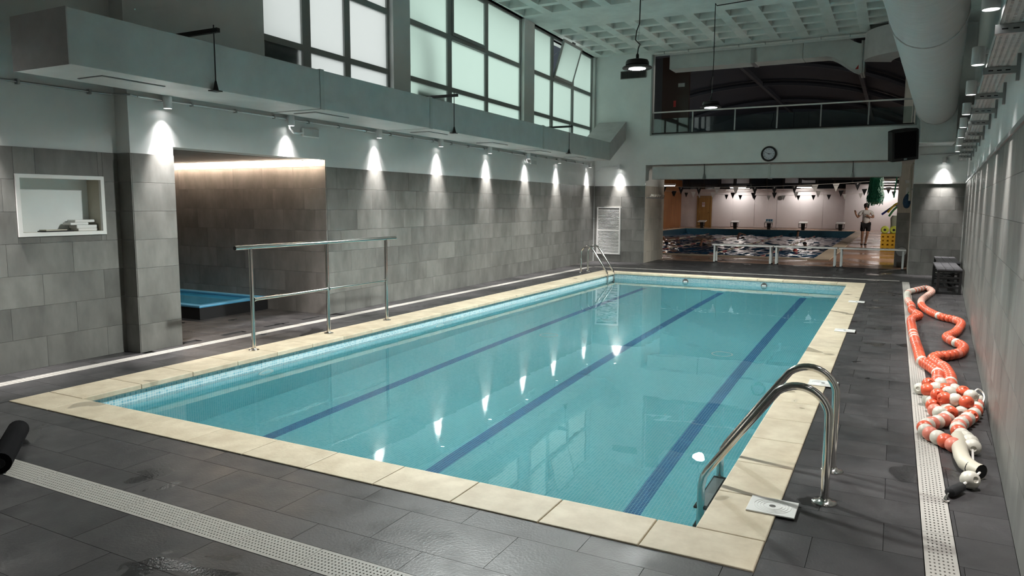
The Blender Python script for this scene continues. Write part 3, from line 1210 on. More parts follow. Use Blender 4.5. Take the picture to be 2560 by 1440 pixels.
box = thing('duct_plenum', 'grey sheet metal box behind the end of the round fabric duct', 'duct', (px, 18.5, 2.9))
obj('casing', MB().box(px - .30, px + .35, 17.80, YB - .012, 2.88, 4.05), 'duct_panel', box, bevel=.006)
obj('lower_frame', MB().box(px - .31, px + .36, 17.78, 17.80, 2.87, 2.895), 'white_enamel', box)

# metal supply duct seen through the gallery opening, bending towards the fabric duct
sd = thing('supply_duct', 'grey metal supply duct crossing the top of the gallery opening', 'duct', (-3.2, 19.5, 5.1))
for a, b in ((-5.45, -3.36), (-3.34, -2.2), (-2.19, -1.66)):
    obj('duct_section', MB().box(a, b, 19.20, 19.80, 5.08, 5.70), 'duct_panel', sd)
obj('flange', MB().box(-3.40, -3.30, 19.17, 19.83, 5.06, 5.72), 'steel_dull', sd)
q = []
for i in range(9):
    t = i / 8
    q.append((-1.66 + .78 * t, 5.08 - .40 * (3 * t * t - 2 * t ** 3)))
mb = MB()
for x, z in q:
    mb.v += [(x, 19.20, z), (x, 19.80, z), (x, 19.80, z + .62), (x, 19.20, z + .62)]
for i in range(8):
    for s in range(4):
        mb.f.append((i * 4 + s, i * 4 + (s + 1) % 4, (i + 1) * 4 + (s + 1) % 4, (i + 1) * 4 + s))
mb.f += [(0, 1, 2, 3), tuple(32 + i for i in (3, 2, 1, 0))]
obj('offset_bend', mb, 'duct_panel', sd)
obj('red_label', MB().prism([(0, 0), (.07, 0), (.07, .10)], 0, .003), 'red_plastic', sd, local=True).matrix_local = \
    Matrix.Translation(Vector((-1.03, 19.198, 4.73)) - sd.location) @ Matrix.Rotation(rad(90), 4, 'X')
for x in (-.90, -.85):
    obj('flange', MB().box(x - .02, x + .02, 19.12, 19.86, 4.62, 5.36), 'galvanised', sd)
mb = MB()
n = 12
for i in range(n + 1):        # quarter turn in plan, from the gallery towards the fabric duct
    a = math.pi / 2 * i / n
    ox, oy = -.83 + .95 * math.sin(a), 17.75 + 1.05 + .65 - 1.05 * (1 - math.cos(a)) - .65
    ix, iy = -.83 + .50 * math.sin(a), 17.75 + 1.65 - 1.05 * (1 - math.cos(a))
    ox, oy = -.83 + 1.15 * (1 - math.cos(a)), 18.72 - 1.05 * math.sin(a)
    mb.v += [(ox, oy, 4.80), (ox, oy, 5.40), (ox + .55, oy + .30, 5.40), (ox + .55, oy + .30, 4.80)]
for i in range(n):
    for s in range(4):
        mb.f.append((i * 4 + s, i * 4 + (s + 1) % 4, (i + 1) * 4 + (s + 1) % 4, (i + 1) * 4 + s))
mb.f += [(0, 1, 2, 3), tuple(n * 4 + i for i in (3, 2, 1, 0))]
obj('round_elbow', mb, 'duct_end', sd, smooth=True)

# pipe under the slab edge above the gallery
t = thing('ceiling_pipe', 'thin pipe clipped along the slab edge above the gallery opening', 'pipe', (-3, 18.8, 5.4))
obj('pipe', MB().tube([(-5.75, YB - .05, 5.435), (-.5, YB - .05, 5.435)], .022, 10), 'white_enamel', t, smooth=True)
for i in range(9):
    obj('clip', MB().box(-5.5 + i * .62, -5.48 + i * .62, YB - .08, YB - .011, 5.41, 5.462), 'steel_dull', t)

# ------------------------------------------------------------------ pendant lamps
def pendant(x, y, z, label, swag=False):
    t = thing('pendant_lamp', label, 'pendant lamp', (x, y, z), group='pendant lamps over the pool')
    obj('housing', MB().lathe([(.205, .0), (.212, .012), (.200, .026), (.150, .040), (.148, .048), (.165, .052), (.165, .085), (.150, .115), (.095, .128), (.04, .132)], 32, (x, y, z)), 'black_metal', t, smooth=True)
    obj('led_panel', MB().lathe([(.125, -.002), (.125, .004)], 8, (x, y, z)), 'led_panel_glow', t)
    obj('socket', MB().lathe([(.022, .13), (.022, .19), (.012, .21)], 12, (x, y, z)), 'black_plastic', t)
    c = [(x, y, z + .20), (x + .01, y, z + .28), (x + .035, y, z + .33), (x - .035, y, z + .40), (x - .02, y, z + .52), (x + .02, y, z + .62), (x + .025, y, z + 1.0), (x + .02, y, ZC + .01)]
    obj('cable', MB().tube(c, .008, 6), 'black_plastic', t, smooth=True)
    obj('hanging_wire', MB().tube([(x, y, z + .13), (x + .02, y, z + .62)], .003, 5), 'steel_dull', t)
    if swag:
        obj('ceiling_cable', MB().tube([(x + .02, y, ZC - .01), (x + .05, y, ZC - .05), (x + .4, y, ZC - .035), (x + .9, y, ZC - .012), (x + 1.2, y, ZC - .008)], .010, 6), 'black_plastic', t, smooth=True)
    l = spot('lamp_light', (0, 0, -.015), P_PEND, 150, .5, (.95, 1, .97), .12, parent=t)
    return t


pendant(-3.373, 14.906, 3.48, 'black pendant lamp in front of the gallery railing', True)
pendant(-3.373, 10.232, 3.48, 'black pendant lamp hanging nearer, in front of the white back wall')
pendant(-3.373, 5.56, 3.48, 'black pendant lamp over the near end of the pool', True)

# ------------------------------------------------------------------ gallery: rail, glass, dark lobby
g = thing('gallery_railing', 'glass railing with a pale handrail across the gallery opening', 'railing', (-2.8, YB + .06, GZ0))
YG = YB + .06
obj('handrail', MB().box(GX0, GX1 - .03, YG - .03, YG + .03, 3.935, 3.965), 'white_enamel', g)
obj('bottom_rail', MB().box(GX0, GX1 - .03, YG - .02, YG + .02, GZ0 - .008, GZ0 + .04), 'black_metal', g)
gx = [GX0 + .03, -4.736, -3.681, -2.681, -1.696, -.678, GX1 - .06]
for i, x in enumerate(gx):
    p = obj('post', MB().box(x - .016, x + .016, YG - .02, YG + .02, GZ0 + .04, 3.935), 'steel_dull', g)
    if i < 6:
        obj('glass_pane', MB().box(x + .03, gx[i + 1] - .03, YG - .005, YG + .005, GZ0 + .05, 3.785), 'balustrade_glass', g)
struct('wall_gallery', MB().box(-5.95, -5.20, 20.3, 20.4, GZ0 - .01, 5.6), 'brown_panel', label='dark brown panel at the left of the gallery')
t = thing('gallery_notice', 'small notice on the dark brown gallery panel', 'sign', (-5.5, 20.29, 4.3))
obj('board', MB().box(-5.50, -5.32, 20.285, 20.298, 4.78, 4.88), 'steel_dull', t)
obj('red_mark', MB().box(-5.62, -5.55, 20.29, 20.298, 4.25, 4.42), 'red_plastic', t)
struct('wall_gallery_end', MB().box(-7.75, -5.95, 20.3, 20.5, GZ0 - .01, 5.6), 'concrete_dark')
# opening trim
fr = MB().grid([GX0 - .02, GX0 + .02, GX1 - .02, GX1 + .02], [GZ0 - .02, GZ0 + .005, GZ1], lambda i, j: i != 1 or j == 0, 18.86, 18.95, lambda u, v, w: (u, w, v))
struct('trim_3', fr, 'frame_alu', label='grey metal edge framing the gallery opening')

# ------------------------------------------------------------------ clock
ck = thing('wall_clock', 'round black-rimmed wall clock above the passage', 'clock', (-2.822, YB - .011, 2.805))
MX = Matrix.Rotation(rad(90), 4, 'X')
obj('rim', MB().lathe([(.142, .018), (.142, .034), (.160, .042), (.180, .034), (.186, .012), (.186, .0), (.142, 0)], 40, caps=False), 'black_plastic', ck, smooth=True, local=True).matrix_local = MX
obj('dial', MB().lathe([(.145, .004), (.145, .018)], 36), 'clock_face', ck, local=True).matrix_local = MX
for i, s in enumerate(['XII', 'I', 'II', 'III', 'IV', 'V', 'VI', 'VII', 'VIII', 'IX', 'X', 'XI']):
    a = rad(30 * i)
    text('numeral', s, .036, 'ink', ck, Matrix.Translation((.113 * math.sin(a), -.019, .113 * math.cos(a))) @ MX)


def hand(nm, ang, L, w):
    a = rad(ang)
    d, s = Vector((math.sin(a), 0, math.cos(a))), Vector((math.cos(a), 0, -math.sin(a)))
    y = Vector((0, -.024, 0))
    q = [d * -.02 - s * w, d * -.02 + s * w, d * L + s * w * .4, d * L - s * w * .4]
    m_ = MB().add([tuple(v + y) for v in q] + [tuple(v + y * 1.12) for v in q],
                  [(0, 1, 2, 3), (7, 6, 5, 4), (0, 4, 5, 1), (1, 5, 6, 2), (2, 6, 7, 3), (3, 7, 4, 0)])
    obj(nm, m_, 'ink', ck, local=True)


hand('hour_hand', 85, .066, .007)
hand('minute_hand', 296, .105, .005)
obj('hub', MB().lathe([(.010, .02), (.010, .030)], 12), 'ink', ck, local=True).matrix_local = MX

# ------------------------------------------------------------------ loudspeaker
sp = thing('loudspeaker', 'black loudspeaker cabinet hung beside the duct box above the passage', 'loudspeaker', (.055, 18.45, 2.90))
poly = [(-.27, -.16), (.27, -.16), (.30, .02), (.14, .20), (-.14, .20), (-.30, .02)]
cab = obj('cabinet', MB().prism(poly, -.33, .33), 'black_plastic', sp, local=True, bevel=.008)
obj('grille', MB().box(-.22, .22, -.172, -.160, -.26, .30), 'black_cloth', cab, local=True)
obj('badge', MB().box(-.03, .03, -.176, -.160, -.31, -.275), 'steel_dull', cab, local=True)
cab.rotation_euler = (rad(12), rad(-7), rad(18))
obj('hanger', MB().tube([(.20, YB - .02, 2.95), (.20, 18.60, 2.95)], .018, 8), 'black_metal', sp)
obj('cable_tie', MB().tube([(.33, 18.60, 2.92), (.30, 18.42, 2.86), (.27, 18.36, 2.90)], .006, 6), 'white_plastic', sp)

# ------------------------------------------------------------------ duct across the top of the passage
hd = thing('passage_duct', 'patterned grey duct spanning the top of the passage under the clock', 'duct', (-2.8, 19.1, 2.4))
obj('duct_body', MB().box(OX0 + .16, -2.83, YB + .06, YB + .42, 2.225, 2.555), 'duct_panel', hd, bevel=.006)
obj('duct_body', MB().box(-2.79, .07, YB + .06, YB + .42, 2.225, 2.555), 'duct_panel', hd, bevel=.006)
obj('flange', MB().box(-2.835, -2.785, YB + .045, YB + .43, 2.21, 2.57), 'foil_tape', hd)
for x in (-4.39, -.94):
    h = obj('hanger_rod', MB().tube([(x, YB + .04, OZ), (x, YB + .04, 2.33)], .008, 6), 'black_metal', hd)
    obj('hanger_cone', MB().lathe([(.05, 0), (.015, .12)], 4, (x, YB + .035, 2.215)), 'steel_dull', h)

# ------------------------------------------------------------------ louvre cabinet and vent on the back wall
lv = thing('louvre_panel', 'white slatted panel low on the back wall next to the far ladder', 'louvre', (-6.925, YB - .01, .2))
obj('frame', MB().grid([-7.265, -7.225, -6.625, -6.585], [.205, .235, .83, .87, 1.455, 1.485], lambda i, j: i != 1 or j % 2 == 0, YB - .03, YB + .0, lambda u, v, w: (u, w, v)), 'white_enamel', lv)
sl = None
for lo, hi in ((.25, .82), (.885, 1.445)):
    z = lo
    while z < hi:
        if sl is None:
            sl = mesh('slat', MB().hexa([(-.30, -.004, -.012), (.30, -.004, -.012), (.30, .020, .006), (-.30, .020, .006), (-.30, -.004, -.007), (.30, -.004, -.007), (.30, .020, .011), (-.30, .020, .011)]), 'white_enamel')
        link('slat', sl, lv, (0, -.016, z - .2))
        z += .033
obj('backing', MB().box(-7.26, -6.59, YB - .004, YB + .006, .21, 1.48), 'bin_grey', lv)
vt = thing('air_vent', 'small air vent grille near the ceiling behind the nearer pendant lamp', 'vent', (-6.32, YB - .01, 4.95))
obj('frame', MB().grid([-6.67, -6.65, -5.99, -5.97], [4.86, 4.88, 5.04, 5.06], lambda i, j: not (i == 1 and j == 1), YB - .02, YB - .009, lambda u, v, w: (u, w, v)), 'bin_grey', vt)
fm = mesh('fin', MB().box(-.004, .004, -.014, 0, -.08, .08), 'black_plastic')
for i in range(26):
    link('fin', fm, vt, (-.32 + i * .0257, 0, .01))
obj('backing', MB().box(-6.65, -5.99, YB - .0105, YB - .008, 4.88, 5.04), 'bin_grey', vt)

# hook rail on the passage jamb
hk = thing('hook_rail', 'metal hook rail on the pale tiled passage wall', 'hook rail', (OX0, 19.7, 1.75))
obj('rail', MB().box(OX0, OX0 + .012, 18.98, 20.45, 1.72, 1.76), 'steel_dull', hk)
for i in range(13):
    y = 19.04 + i * .112
    obj('hook', MB().tube([(OX0 + .010, y, 1.745), (OX0 + .05, y, 1.735), (OX0 + .075, y, 1.76), (OX0 + .085, y + .05, 1.83)], .007, 6), 'steel_dull', hk, smooth=True)


# ------------------------------------------------------------------ poolside handrail
hr = thing('handrail', 'stainless steel handrail on the left pool edge in front of the alcove', 'handrail', (-5.93, 6.6, .008))
XR, ZR = -5.935, 1.098
posts = [5.435, 6.59, 7.72]
for y in posts:
    p = obj('post', MB().tube([(XR, y, .010), (XR, y, ZR - .015)], .021, 14), 'steel', hr, smooth=True)
    obj('base_flange', MB().lathe([(.055, 0), (.055, .006), (.030, .012), (.024, .022)], 24, (XR, y, .008)), 'steel', p, smooth=True)
top = obj('top_rail', MB().tube([(XR, 5.235, ZR), (XR, 7.93, ZR)], .0235, 16), 'steel', hr, smooth=True)
obj('end_plug', MB().tube([(XR, 5.231, ZR), (XR, 5.236, ZR)], .022, 16), 'black_plastic', top)
for a, b in ((posts[0], posts[1]), (posts[1], posts[2])):
    m_ = obj('middle_rail', MB().tube([(XR, a + .02, .545), (XR, b - .02, .545)], .017, 12), 'steel', hr, smooth=True)
    for y in (a + .028, b - .028):
        obj('collar', MB().tube([(XR, y - .008, .545), (XR, y + .008, .545)], .024, 12), 'steel', m_, smooth=True)


# ------------------------------------------------------------------ pool ladders
def ladder(label, base, apex, ys, treads):
    """base: x of the deck foot; the rails arch towards the water along sgn x"""
    s = -1 if apex < base else 1
    t = thing('pool_ladder', label, 'pool ladder', (base, sum(ys) / 2, 0))
    wx = base + s * .645
    for y in ys:
        P = [(base, y, .01), (base, y, .40)]
        r = .155
        c = (base + s * r, .455)
        for i in range(0, 13):
            a = rad(8 + i * 10.4)
            P.append((c[0] - s * r * math.cos(a), y, c[1] + r * math.sin(a)))
        x2, z2 = P[-1][0], P[-1][2]
        P += [(x2 + (wx - s * .03 - x2) * .5, y, z2 + (.075 - z2) * .5), (wx - s * .035, y, .072), (wx - s * .012, y, .030), (wx, y, -.03), (wx, y, -.9)]
        p = obj('rail', MB().tube(P, .0215, 14), 'steel', t, smooth=True)
        obj('base_flange', MB().lathe([(.062, 0), (.062, .006), (.034, .014), (.025, .028)], 24, (base, y, 0)), 'steel', p, smooth=True)
    for z in treads:
        tr_ = obj('tread', MB().box(wx - .04, wx + .04, ys[0] - .01, ys[1] + .01, z - .012, z + .012), 'black_plastic', t, bevel=.006)
        obj('tread_grip', MB().box(wx - .03, wx + .03, ys[0] + .03, ys[1] - .03, z + .012, z + .016), 'steel_dull', tr_)
    return t


ladder('chrome pool ladder at the near right corner of the pool', -.245, -.40, (4.03, 4.55), (-.20, -.47, -.74))
ladder('chrome pool ladder at the far corner beside the slatted panel', -6.30, -6.0, (15.40, 15.82), (-.20, -.47, -.74))

# skimmer lids set in the right-hand coping
for k, y in enumerate((3.815, 6.775, 9.84, 12.93)):
    t = thing('skimmer_lid', 'square white skimmer lid in the stone edge, %s from the near ladder corner' % ORD[k], 'skimmer lid', (-.475, y, .009), group='skimmer lids along the right coping')
    obj('plate', MB().box(-.592, -.357, y - .105, y + .105, .0085, .0165), 'white_plastic', t, bevel=.003)
    for r in (.045, .06, .075, .09):
        obj('groove_ring', MB().tube([(-.475 + r * math.cos(2 * math.pi * i / 32), y + r * math.sin(2 * math.pi * i / 32), .0165) for i in range(32)], .0018, 5, closed=True), 'white_plastic', t)
    obj('centre_hole', MB().lathe([(.016, 0), (.016, .0015)], 16, (-.475, y, .016)), 'bin_grey', t)

# ------------------------------------------------------------------ shelf niche in the recessed bay
ni = thing('wall_niche', 'white framed rectangular niche in the grey tiled bay', 'niche', rec(4.2, 0, 1.25))
e0, e1, f0, f1 = NY0 - .018, NY1 + .018, NZ0 - .018, NZ1 + .018
obj('frame', MB().grid([e0, NY0 + .018, NY1 - .018, e1], [f0, NZ0 + .018, NZ1 - .018, f1], lambda i, j: not (i == 1 and j == 1), -.02, .014, lambda u, v, w: rec(u, w, v)), 'white_enamel', ni)
obj('back_panel', MB().mbox(NY0 + .002, NY1 - .002, -.225, -.215, NZ0 + .002, NZ1 - .002, rec), 'paint_back', ni)
for a, b in ((NY0 + .002, NY0 + .016), (NY1 - .016, NY1 - .002)):
    obj('side_panel', MB().mbox(a, b, -.215, -.02, NZ0 + .016, NZ1 - .016, rec), 'hose', ni)
obj('top_panel', MB().mbox(NY0 + .002, NY1 - .002, -.215, -.02, NZ1 - .016, NZ1 - .002, rec), 'white_enamel', ni)
obj('shelf', MB().mbox(NY0 + .002, NY1 - .002, -.215, -.02, NZ0 + .002, NZ0 + .016, rec), 'hose', ni)
zb = NZ0 + .0165
stack = [(4.375, 4.575, .026, 'white_enamel', 'lowest white slab of the pile in the wall niche'),
         (4.360, 4.570, .034, 'white_enamel', 'thick white slab second from the bottom of the niche pile'),
         (4.300, 4.480, .026, 'white_enamel', 'white slab shifted towards the left in the niche pile'),
         (4.345, 4.545, .026, 'white_enamel', 'topmost white slab of the pile in the wall niche')]
z = zb
for a, b, h, m_, lab in stack:
    single('foam_board', MB().mbox(a, b, -.19, -.06, z + .0005, z + h, rec), m_, lab, 'board', 'boards piled in the wall niche', bevel=.006, org=rec((a + b) / 2, -.12, z))
    z += h
single('foam_board', MB().mbox(4.06, 4.26, -.17, -.05, zb + .012, zb + .022, rec), 'hose', 'thin cream board lying loose on the niche shelf', 'board', bevel=.003, org=rec(4.16, -.1, zb))
single('black_mat', MB().mbox(4.05, 4.32, -.18, -.04, zb + .0005, zb + .0115, rec), 'black_plastic', 'thin black mat under the loose board in the niche', 'mat', bevel=.003, org=rec(4.2, -.1, zb))

# ------------------------------------------------------------------ tub in the alcove
tb = thing('spa_tub', 'low rectangular black-skirted tub with a blue rim in the alcove', 'tub', (-9.2, 7.1, 0))
TX0, TX1, TY0, TY1, TZ = AX + .03, -8.14, 6.555, 7.745, .178
obj('skirt', MB().grid([TX0, TX0 + .04, TX1 - .04, TX1], [TY0, TY0 + .04, TY1 - .04, TY1], lambda i, j: not (i == 1 and j == 1), .001, TZ - .02, lambda u, v, w: (u, v, w)), 'tub_skirt', tb)
obj('rim', MB().grid([TX0 - .01, TX0 + .10, TX1 - .10, TX1 + .012], [TY0 - .012, TY0 + .10, TY1 - .10, TY1 + .005], lambda i, j: not (i == 1 and j == 1), TZ - .02, TZ + .012, lambda u, v, w: (u, v, w)), 'tub_blue', tb, bevel=.008)
obj('liner', MB().grid([TX0 + .08, TX0 + .10, TX1 - .10, TX1 - .08], [TY0 + .08, TY0 + .10, TY1 - .10, TY1 - .08], lambda i, j: not (i == 1 and j == 1), .02, TZ - .021, lambda u, v, w: (u, v, w)), 'tub_blue', tb)
obj('water_surface', MB().box(TX0 + .10, TX1 - .10, TY0 + .10, TY1 - .10, .02, TZ - .03), 'tub_water', tb)

# ------------------------------------------------------------------ lane ropes heaped on the floor
def spline(P, step):
    """Catmull-Rom through the points, resampled at even steps"""
    Q = [Vector(p) for p in P]
    dense = []
    for i in range(len(Q) - 1):
        a, b, c, d = Q[max(i - 1, 0)], Q[i], Q[i + 1], Q[min(i + 2, len(Q) - 1)]
        for k in range(40):
            t = k / 40
            dense.append(.5 * ((2 * b) + (c - a) * t + (2 * a - 5 * b + 4 * c - d) * t * t + (3 * b - a - 3 * c + d) * t ** 3))
    dense.append(Q[-1])
    out, acc = [dense[0]], 0
    for i in range(1, len(dense)):
        seg = (dense[i] - dense[i - 1]).length
        acc += seg
        if acc >= step:
            out.append(dense[i])
            acc = 0
    return out


R1 = [(.40, 6.98), (.415, 7.25), (.424, 7.521), (.395, 7.709), (.349, 7.899), (.308, 8.104), (.296, 8.595), (.277, 9.33), (.267, 10.136), (.273, 11.018), (.374, 11.432), (.297, 11.911), (.298, 12.505), (.261, 13.066),
      (.256, 13.702), (.278, 14.42), (.369, 14.774), (.494, 15.162), (.575, 15.36), (.640, 15.16), (.652, 14.70), (.561, 14.095), (.449, 13.247), (.443, 12.477), (.523, 11.899), (.638, 11.453),
      (.780, 11.226), (.835, 10.93), (.775, 10.421), (.703, 10.025), (.611, 9.707), (.649, 9.414), (.715, 9.219), (.728, 9.004), (.672, 8.699), (.563, 8.487), (.461, 8.381), (.41, 8.197), (.441, 7.983), (.491, 7.798), (.512, 7.409), (.50, 7.1), (.48, 6.96)]
rope = thing('lane_rope', 'lane rope threaded with orange discs, laid in a long loop on the floor', 'lane rope', (.45, 10, .05))
S_ = .0745
path = spline([(x, y, .0525) for x, y in R1], S_)
disc = {}
for nm, m_ in (('O', 'orange_float'), ('W', 'pale_float'), ('C', 'coral_float')):
    disc[nm] = mesh('float_disc', MB().lathe([(.014, -.036), (.032, -.035), (.045, -.026), (.051, -.012), (.0525, 0), (.051, .012), (.045, .026), (.032, .035), (.014, .036)], 16), m_, smooth=True)
nfl = len(path)
for i, p in enumerate(path):
    t = path[min(i + 1, nfl - 1)] - path[max(i - 1, 0)]
    far = p.y
    c = 'O'
    if far > 12.7:
        c = 'W' if (i % 7 and far > 13.3) else ('C' if i % 2 else 'W')
        if i > nfl * .45:
            c = 'WC'[i % 2]
    elif i in (14, 31, 33) or i % 29 == 7:
        c = 'W'
    elif i % 11 == 3:
        c = 'C'
    o = link('float_disc', disc[c], rope, p - rope.location)
    o.rotation_mode = 'XYZ'
    o.rotation_euler = t.to_track_quat('Z', 'Y').to_euler()
obj('cord', MB().tube(path, .008, 5), 'cord', rope)

balls = [(0.267, 6.81, 0, 'W'), (0.319, 6.691, 1, 'O'), (0.3, 6.462, 1, 'O'), (0.362, 6.546, 1, 'W'), (0.407, 6.75, 1, 'W'), (0.423, 6.545, 1, 'O'), (0.366, 6.323, 1, 'O'), (0.448, 6.447, 1, 'W'),
         (0.518, 6.911, 0, 'W'), (0.544, 6.51, 1, 'O'), (0.543, 6.701, 0, 'O'), (0.407, 6.227, 1, 'O'), (0.474, 6.219, 1, 'W'), (0.589, 6.399, 1, 'W'), (0.543, 6.183, 1, 'O'), (0.650, 6.612, 0, 'W'),
         (0.315, 6.457, 0, 'W'), (0.341, 6.379, 0, 'W'), (0.336, 6.266, 0, 'O'), (0.344, 6.121, 0, 'C'), (0.374, 6.060, 0, 'W'), (0.415, 6.278, 0, 'O'), (0.431, 6.20, 0, 'W'), (0.443, 6.113, 0, 'O'),
         (0.504, 6.272, 0, 'W'), (0.533, 6.245, 0, 'C'), (0.518, 6.154, 0, 'W'), (0.634, 6.451, 0, 'C'), (0.621, 6.348, 0, 'W'), (0.61, 6.25, 0, 'O'), (0.59, 6.15, 0, 'W'), (0.41, 5.944, 0, 'W'),
         (0.385, 5.865, 0, 'C'), (0.343, 5.786, 0, 'W'), (0.31, 5.730, 0, 'C'), (0.281, 5.67, 0, 'W'), (0.262, 5.60, 0, 'O'), (0.267, 5.519, 0, 'W'), (0.293, 5.459, 0, 'C'), (0.333, 5.395, 0, 'W'),
         (0.372, 5.335, 0, 'O'), (0.412, 5.27, 0, 'C'), (0.565, 6.06, 0, 'O'), (0.540, 5.98, 0, 'W'), (0.515, 5.90, 0, 'C'), (0.490, 5.83, 0, 'W'), (0.472, 5.755, 0, 'C'), (0.462, 5.68, 0, 'W'),
         (0.462, 5.60, 0, 'O'), (0.475, 5.525, 0, 'W'), (0.494, 5.455, 0, 'W'), (0.511, 5.385, 0, 'W'), (0.516, 5.285, 0, 'W')]
rope2 = thing('lane_rope', 'tangled lane rope of red and white ball floats with a pale hose at its end', 'lane rope', (.45, 6, .05))
ball = {}
for nm, m_ in (('O', 'orange_float'), ('W', 'pale_float'), ('C', 'coral_float')):
    ball[nm] = mesh('ball_float', MB().lathe([(.013, -.036), (.018, -.042), (.034, -.038), (.047, -.020), (.050, 0), (.047, .020), (.034, .038), (.018, .042), (.013, .036)], 20), m_, smooth=True)
prev = None
for x, y, l, c in balls:
    p = Vector((x, y, .0505 + .074 * l))
    o = link('ball_float', ball[c], rope2, p - rope2.location)
    d = (p - prev) if prev is not None and (p - prev).length < .2 else Vector((random.uniform(-1, 1), random.uniform(-1, 1), random.uniform(-.3, .3)))
    o.rotation_euler = d.to_track_quat('Z', 'Y').to_euler()
    prev = p
obj('hose_sleeve', MB().tube([(.450, 5.46, .052), (.446, 5.33, .050), (.441, 5.20, .050), (.441, 5.05, .050), (.452, 4.92, .050), (.487, 4.83, .050), (.520, 4.795, .050)], .044, 18, caps=False), 'hose', rope2, smooth=True)
obj('hose_mouth', MB().tube([(.5195, 4.7955, .050), (.470, 4.85, .050)], .040, 18), 'dark_void', rope2)
obj('cord', MB().tube(spline([(.516, 5.285, .05), (.508, 5.12, .012), (.505, 4.98, .02), (.515, 4.82, .045), (.49, 4.72, .05), (.452, 4.62, .05), (.40, 4.535, .035)], .03), .007, 6), 'cord', rope2, smooth=True)
obj('cord_loop', MB().tube(spline([(.589, 6.40, .13), (.64, 6.55, .15), (.68, 6.62, .12), (.690, 6.55, .09), (.660, 6.40, .06)], .02), .006, 6), 'cord', rope2, smooth=True)
o = link('ball_float', ball['W'], rope2, Vector((.452, 4.625, .0505)) - rope2.location)
o.rotation_euler = (rad(70), 0, rad(40))
obj('tensioner', MB().tube([(.412, 4.553, .032), (.405, 4.54, .032), (.37, 4.47, .030), (.345, 4.42, .030), (.340, 4.41, .030)], [.012, .026, .028, .026, .012], 14), 'black_plastic', rope2, smooth=True)
obj('end_hook', MB().tube(spline([(.340, 4.41, .028), (.325, 4.37, .020), (.318, 4.345, .012), (.335, 4.335, .010), (.345, 4.352, .012)], .01), .006, 8), 'steel', rope2, smooth=True)

# ------------------------------------------------------------------ black slatted benches by the right wall
def black_bench(y0, y1, label):
    x1 = xr(y0) - .03
    x0 = x1 - .39
    t = thing('bench', label, 'bench', (x0 + .2, (y0 + y1) / 2, 0), group='black benches against the right wall')
    for i in range(3):
        w = (x1 - x0) / 3
        obj('seat_slat', MB().box(x0 + i * w + .003, x0 + (i + 1) * w - .003, y0, y1, .425, .45), 'bench_top', t)
    for y in (y0 + .03, y1 - .03):
        f = obj('end_frame', MB().grid([x0 + .005, x0 + .045, x1 - .045, x1 - .005], [.001, .04, .385, .424], lambda i, j: not (i == 1 and j == 1), y - .02, y + .02, lambda u, v, w: (u, w, v)), 'black_metal', t)
        for z in (.125, .215, .30):
            obj('cross_bar', MB().box(x0 + .045, x1 - .045, y - .015, y + .015, z - .014, z + .014), 'black_metal', f)
    obj('stretcher', MB().box(x0 + .18, x0 + .22, y0 + .05, y1 - .05, .06, .10), 'black_metal', t)


black_bench(14.92, 16.72, 'black metal bench with barred ends, the nearer of two by the right wall')
black_bench(16.80, 18.60, 'black metal bench in the far corner, behind an identical one')

# ------------------------------------------------------------------ black foam roller at the left edge
fd = thing('foam_tube', 'black foam tube reaching in at the left edge of the picture', 'foam tube', (-4.8, 2.4, 0))
P0 = Vector((-5.09, 2.64, .062))
D0 = Vector((.81, -.58, 0)).normalized()
obj('foam_body', MB().tube([P0 + D0 * s for s in (0, .012, .04, .3, .75)], [.014, .048, .062, .062, .062], 18), 'black_cloth', fd, smooth=True)
obj('core_plug', MB().tube([P0 + D0 * .75, P0 + D0 * .758], .03, 12), 'black_plastic', fd)

# ------------------------------------------------------------------ white benches standing in the passage
def white_bench(x0, x1, label):
    t = thing('bench', label, 'bench', ((x0 + x1) / 2, 20.12, 0), group='white benches across the passage')
    obj('seat', MB().box(x0, x1, 19.94, 20.30, .472, .505), 'white_enamel', t, bevel=.005)
    for x in (x0 + .06, x1 - .06):
        f = obj('leg_frame', MB().grid([19.96, 20.00, 20.24, 20.28], [.001, .03, .43, .471], lambda i, j: i != 1 or j == 2, x - .022, x + .022, lambda u, v, w: (w, u, v)), 'duct_panel', t)
        for y in (19.98, 20.26):
            obj('foot', MB().box(x - .026, x + .026, y - .024, y + .024, .0005, .035), 'black_plastic', f)


white_bench(-4.345, -2.78, 'white bench in the passage in front of the middle of the far pool')
white_bench(-2.755, -1.235, 'white bench between the other two in the passage')
white_bench(-1.205, .285, 'white bench in the passage in front of the grey bin')

# ================================================================== second hall
HX0, HX1, HY1 = -13.7, 2.0, 52.3
BX0, BX1, BY0, BY1 = -12.35, -2.02, 22.95, 48.45
hf = MB().grid([HX0 - .2, BX0, BX1, HX1 + .2], [20.30, BY0, BY1, HY1 + .2], lambda i, j: not (i == 1 and j == 1), -.45, 0, lambda u, v, w: (u, v, w))
hall_floor = struct('floor_hall', hf, 'terracotta', label='terracotta tiled deck around the far pool')
pool2 = thing('lap_pool', 'long dark blue lap pool in the hall beyond the passage', 'pool', (-7, 35, 0))
obj('coping', MB().grid([BX0 - .35, BX0 + .02, BX1 - .02, BX1 + .42], [BY0 - .35, BY0 + .02, BY1 - .02, BY1 + .40], lambda i, j: not (i == 1 and j == 1), .0005, .02, lambda u, v, w: (u, v, w)), 'hall_coping', pool2)
obj('basin_lining', MB().grid([BX0, BX0 + .02, BX1 - .02, BX1], [BY0, BY0 + .02, BY1 - .02, BY1], lambda i, j: not (i == 1 and j == 1), -.6, .0, lambda u, v, w: (u, v, w)), 'pool2_wall', pool2)
me = bpy.data.meshes.new('lap_pool_water')
from mathutils import noise
NXW, NYW = 110, 210
wv = []
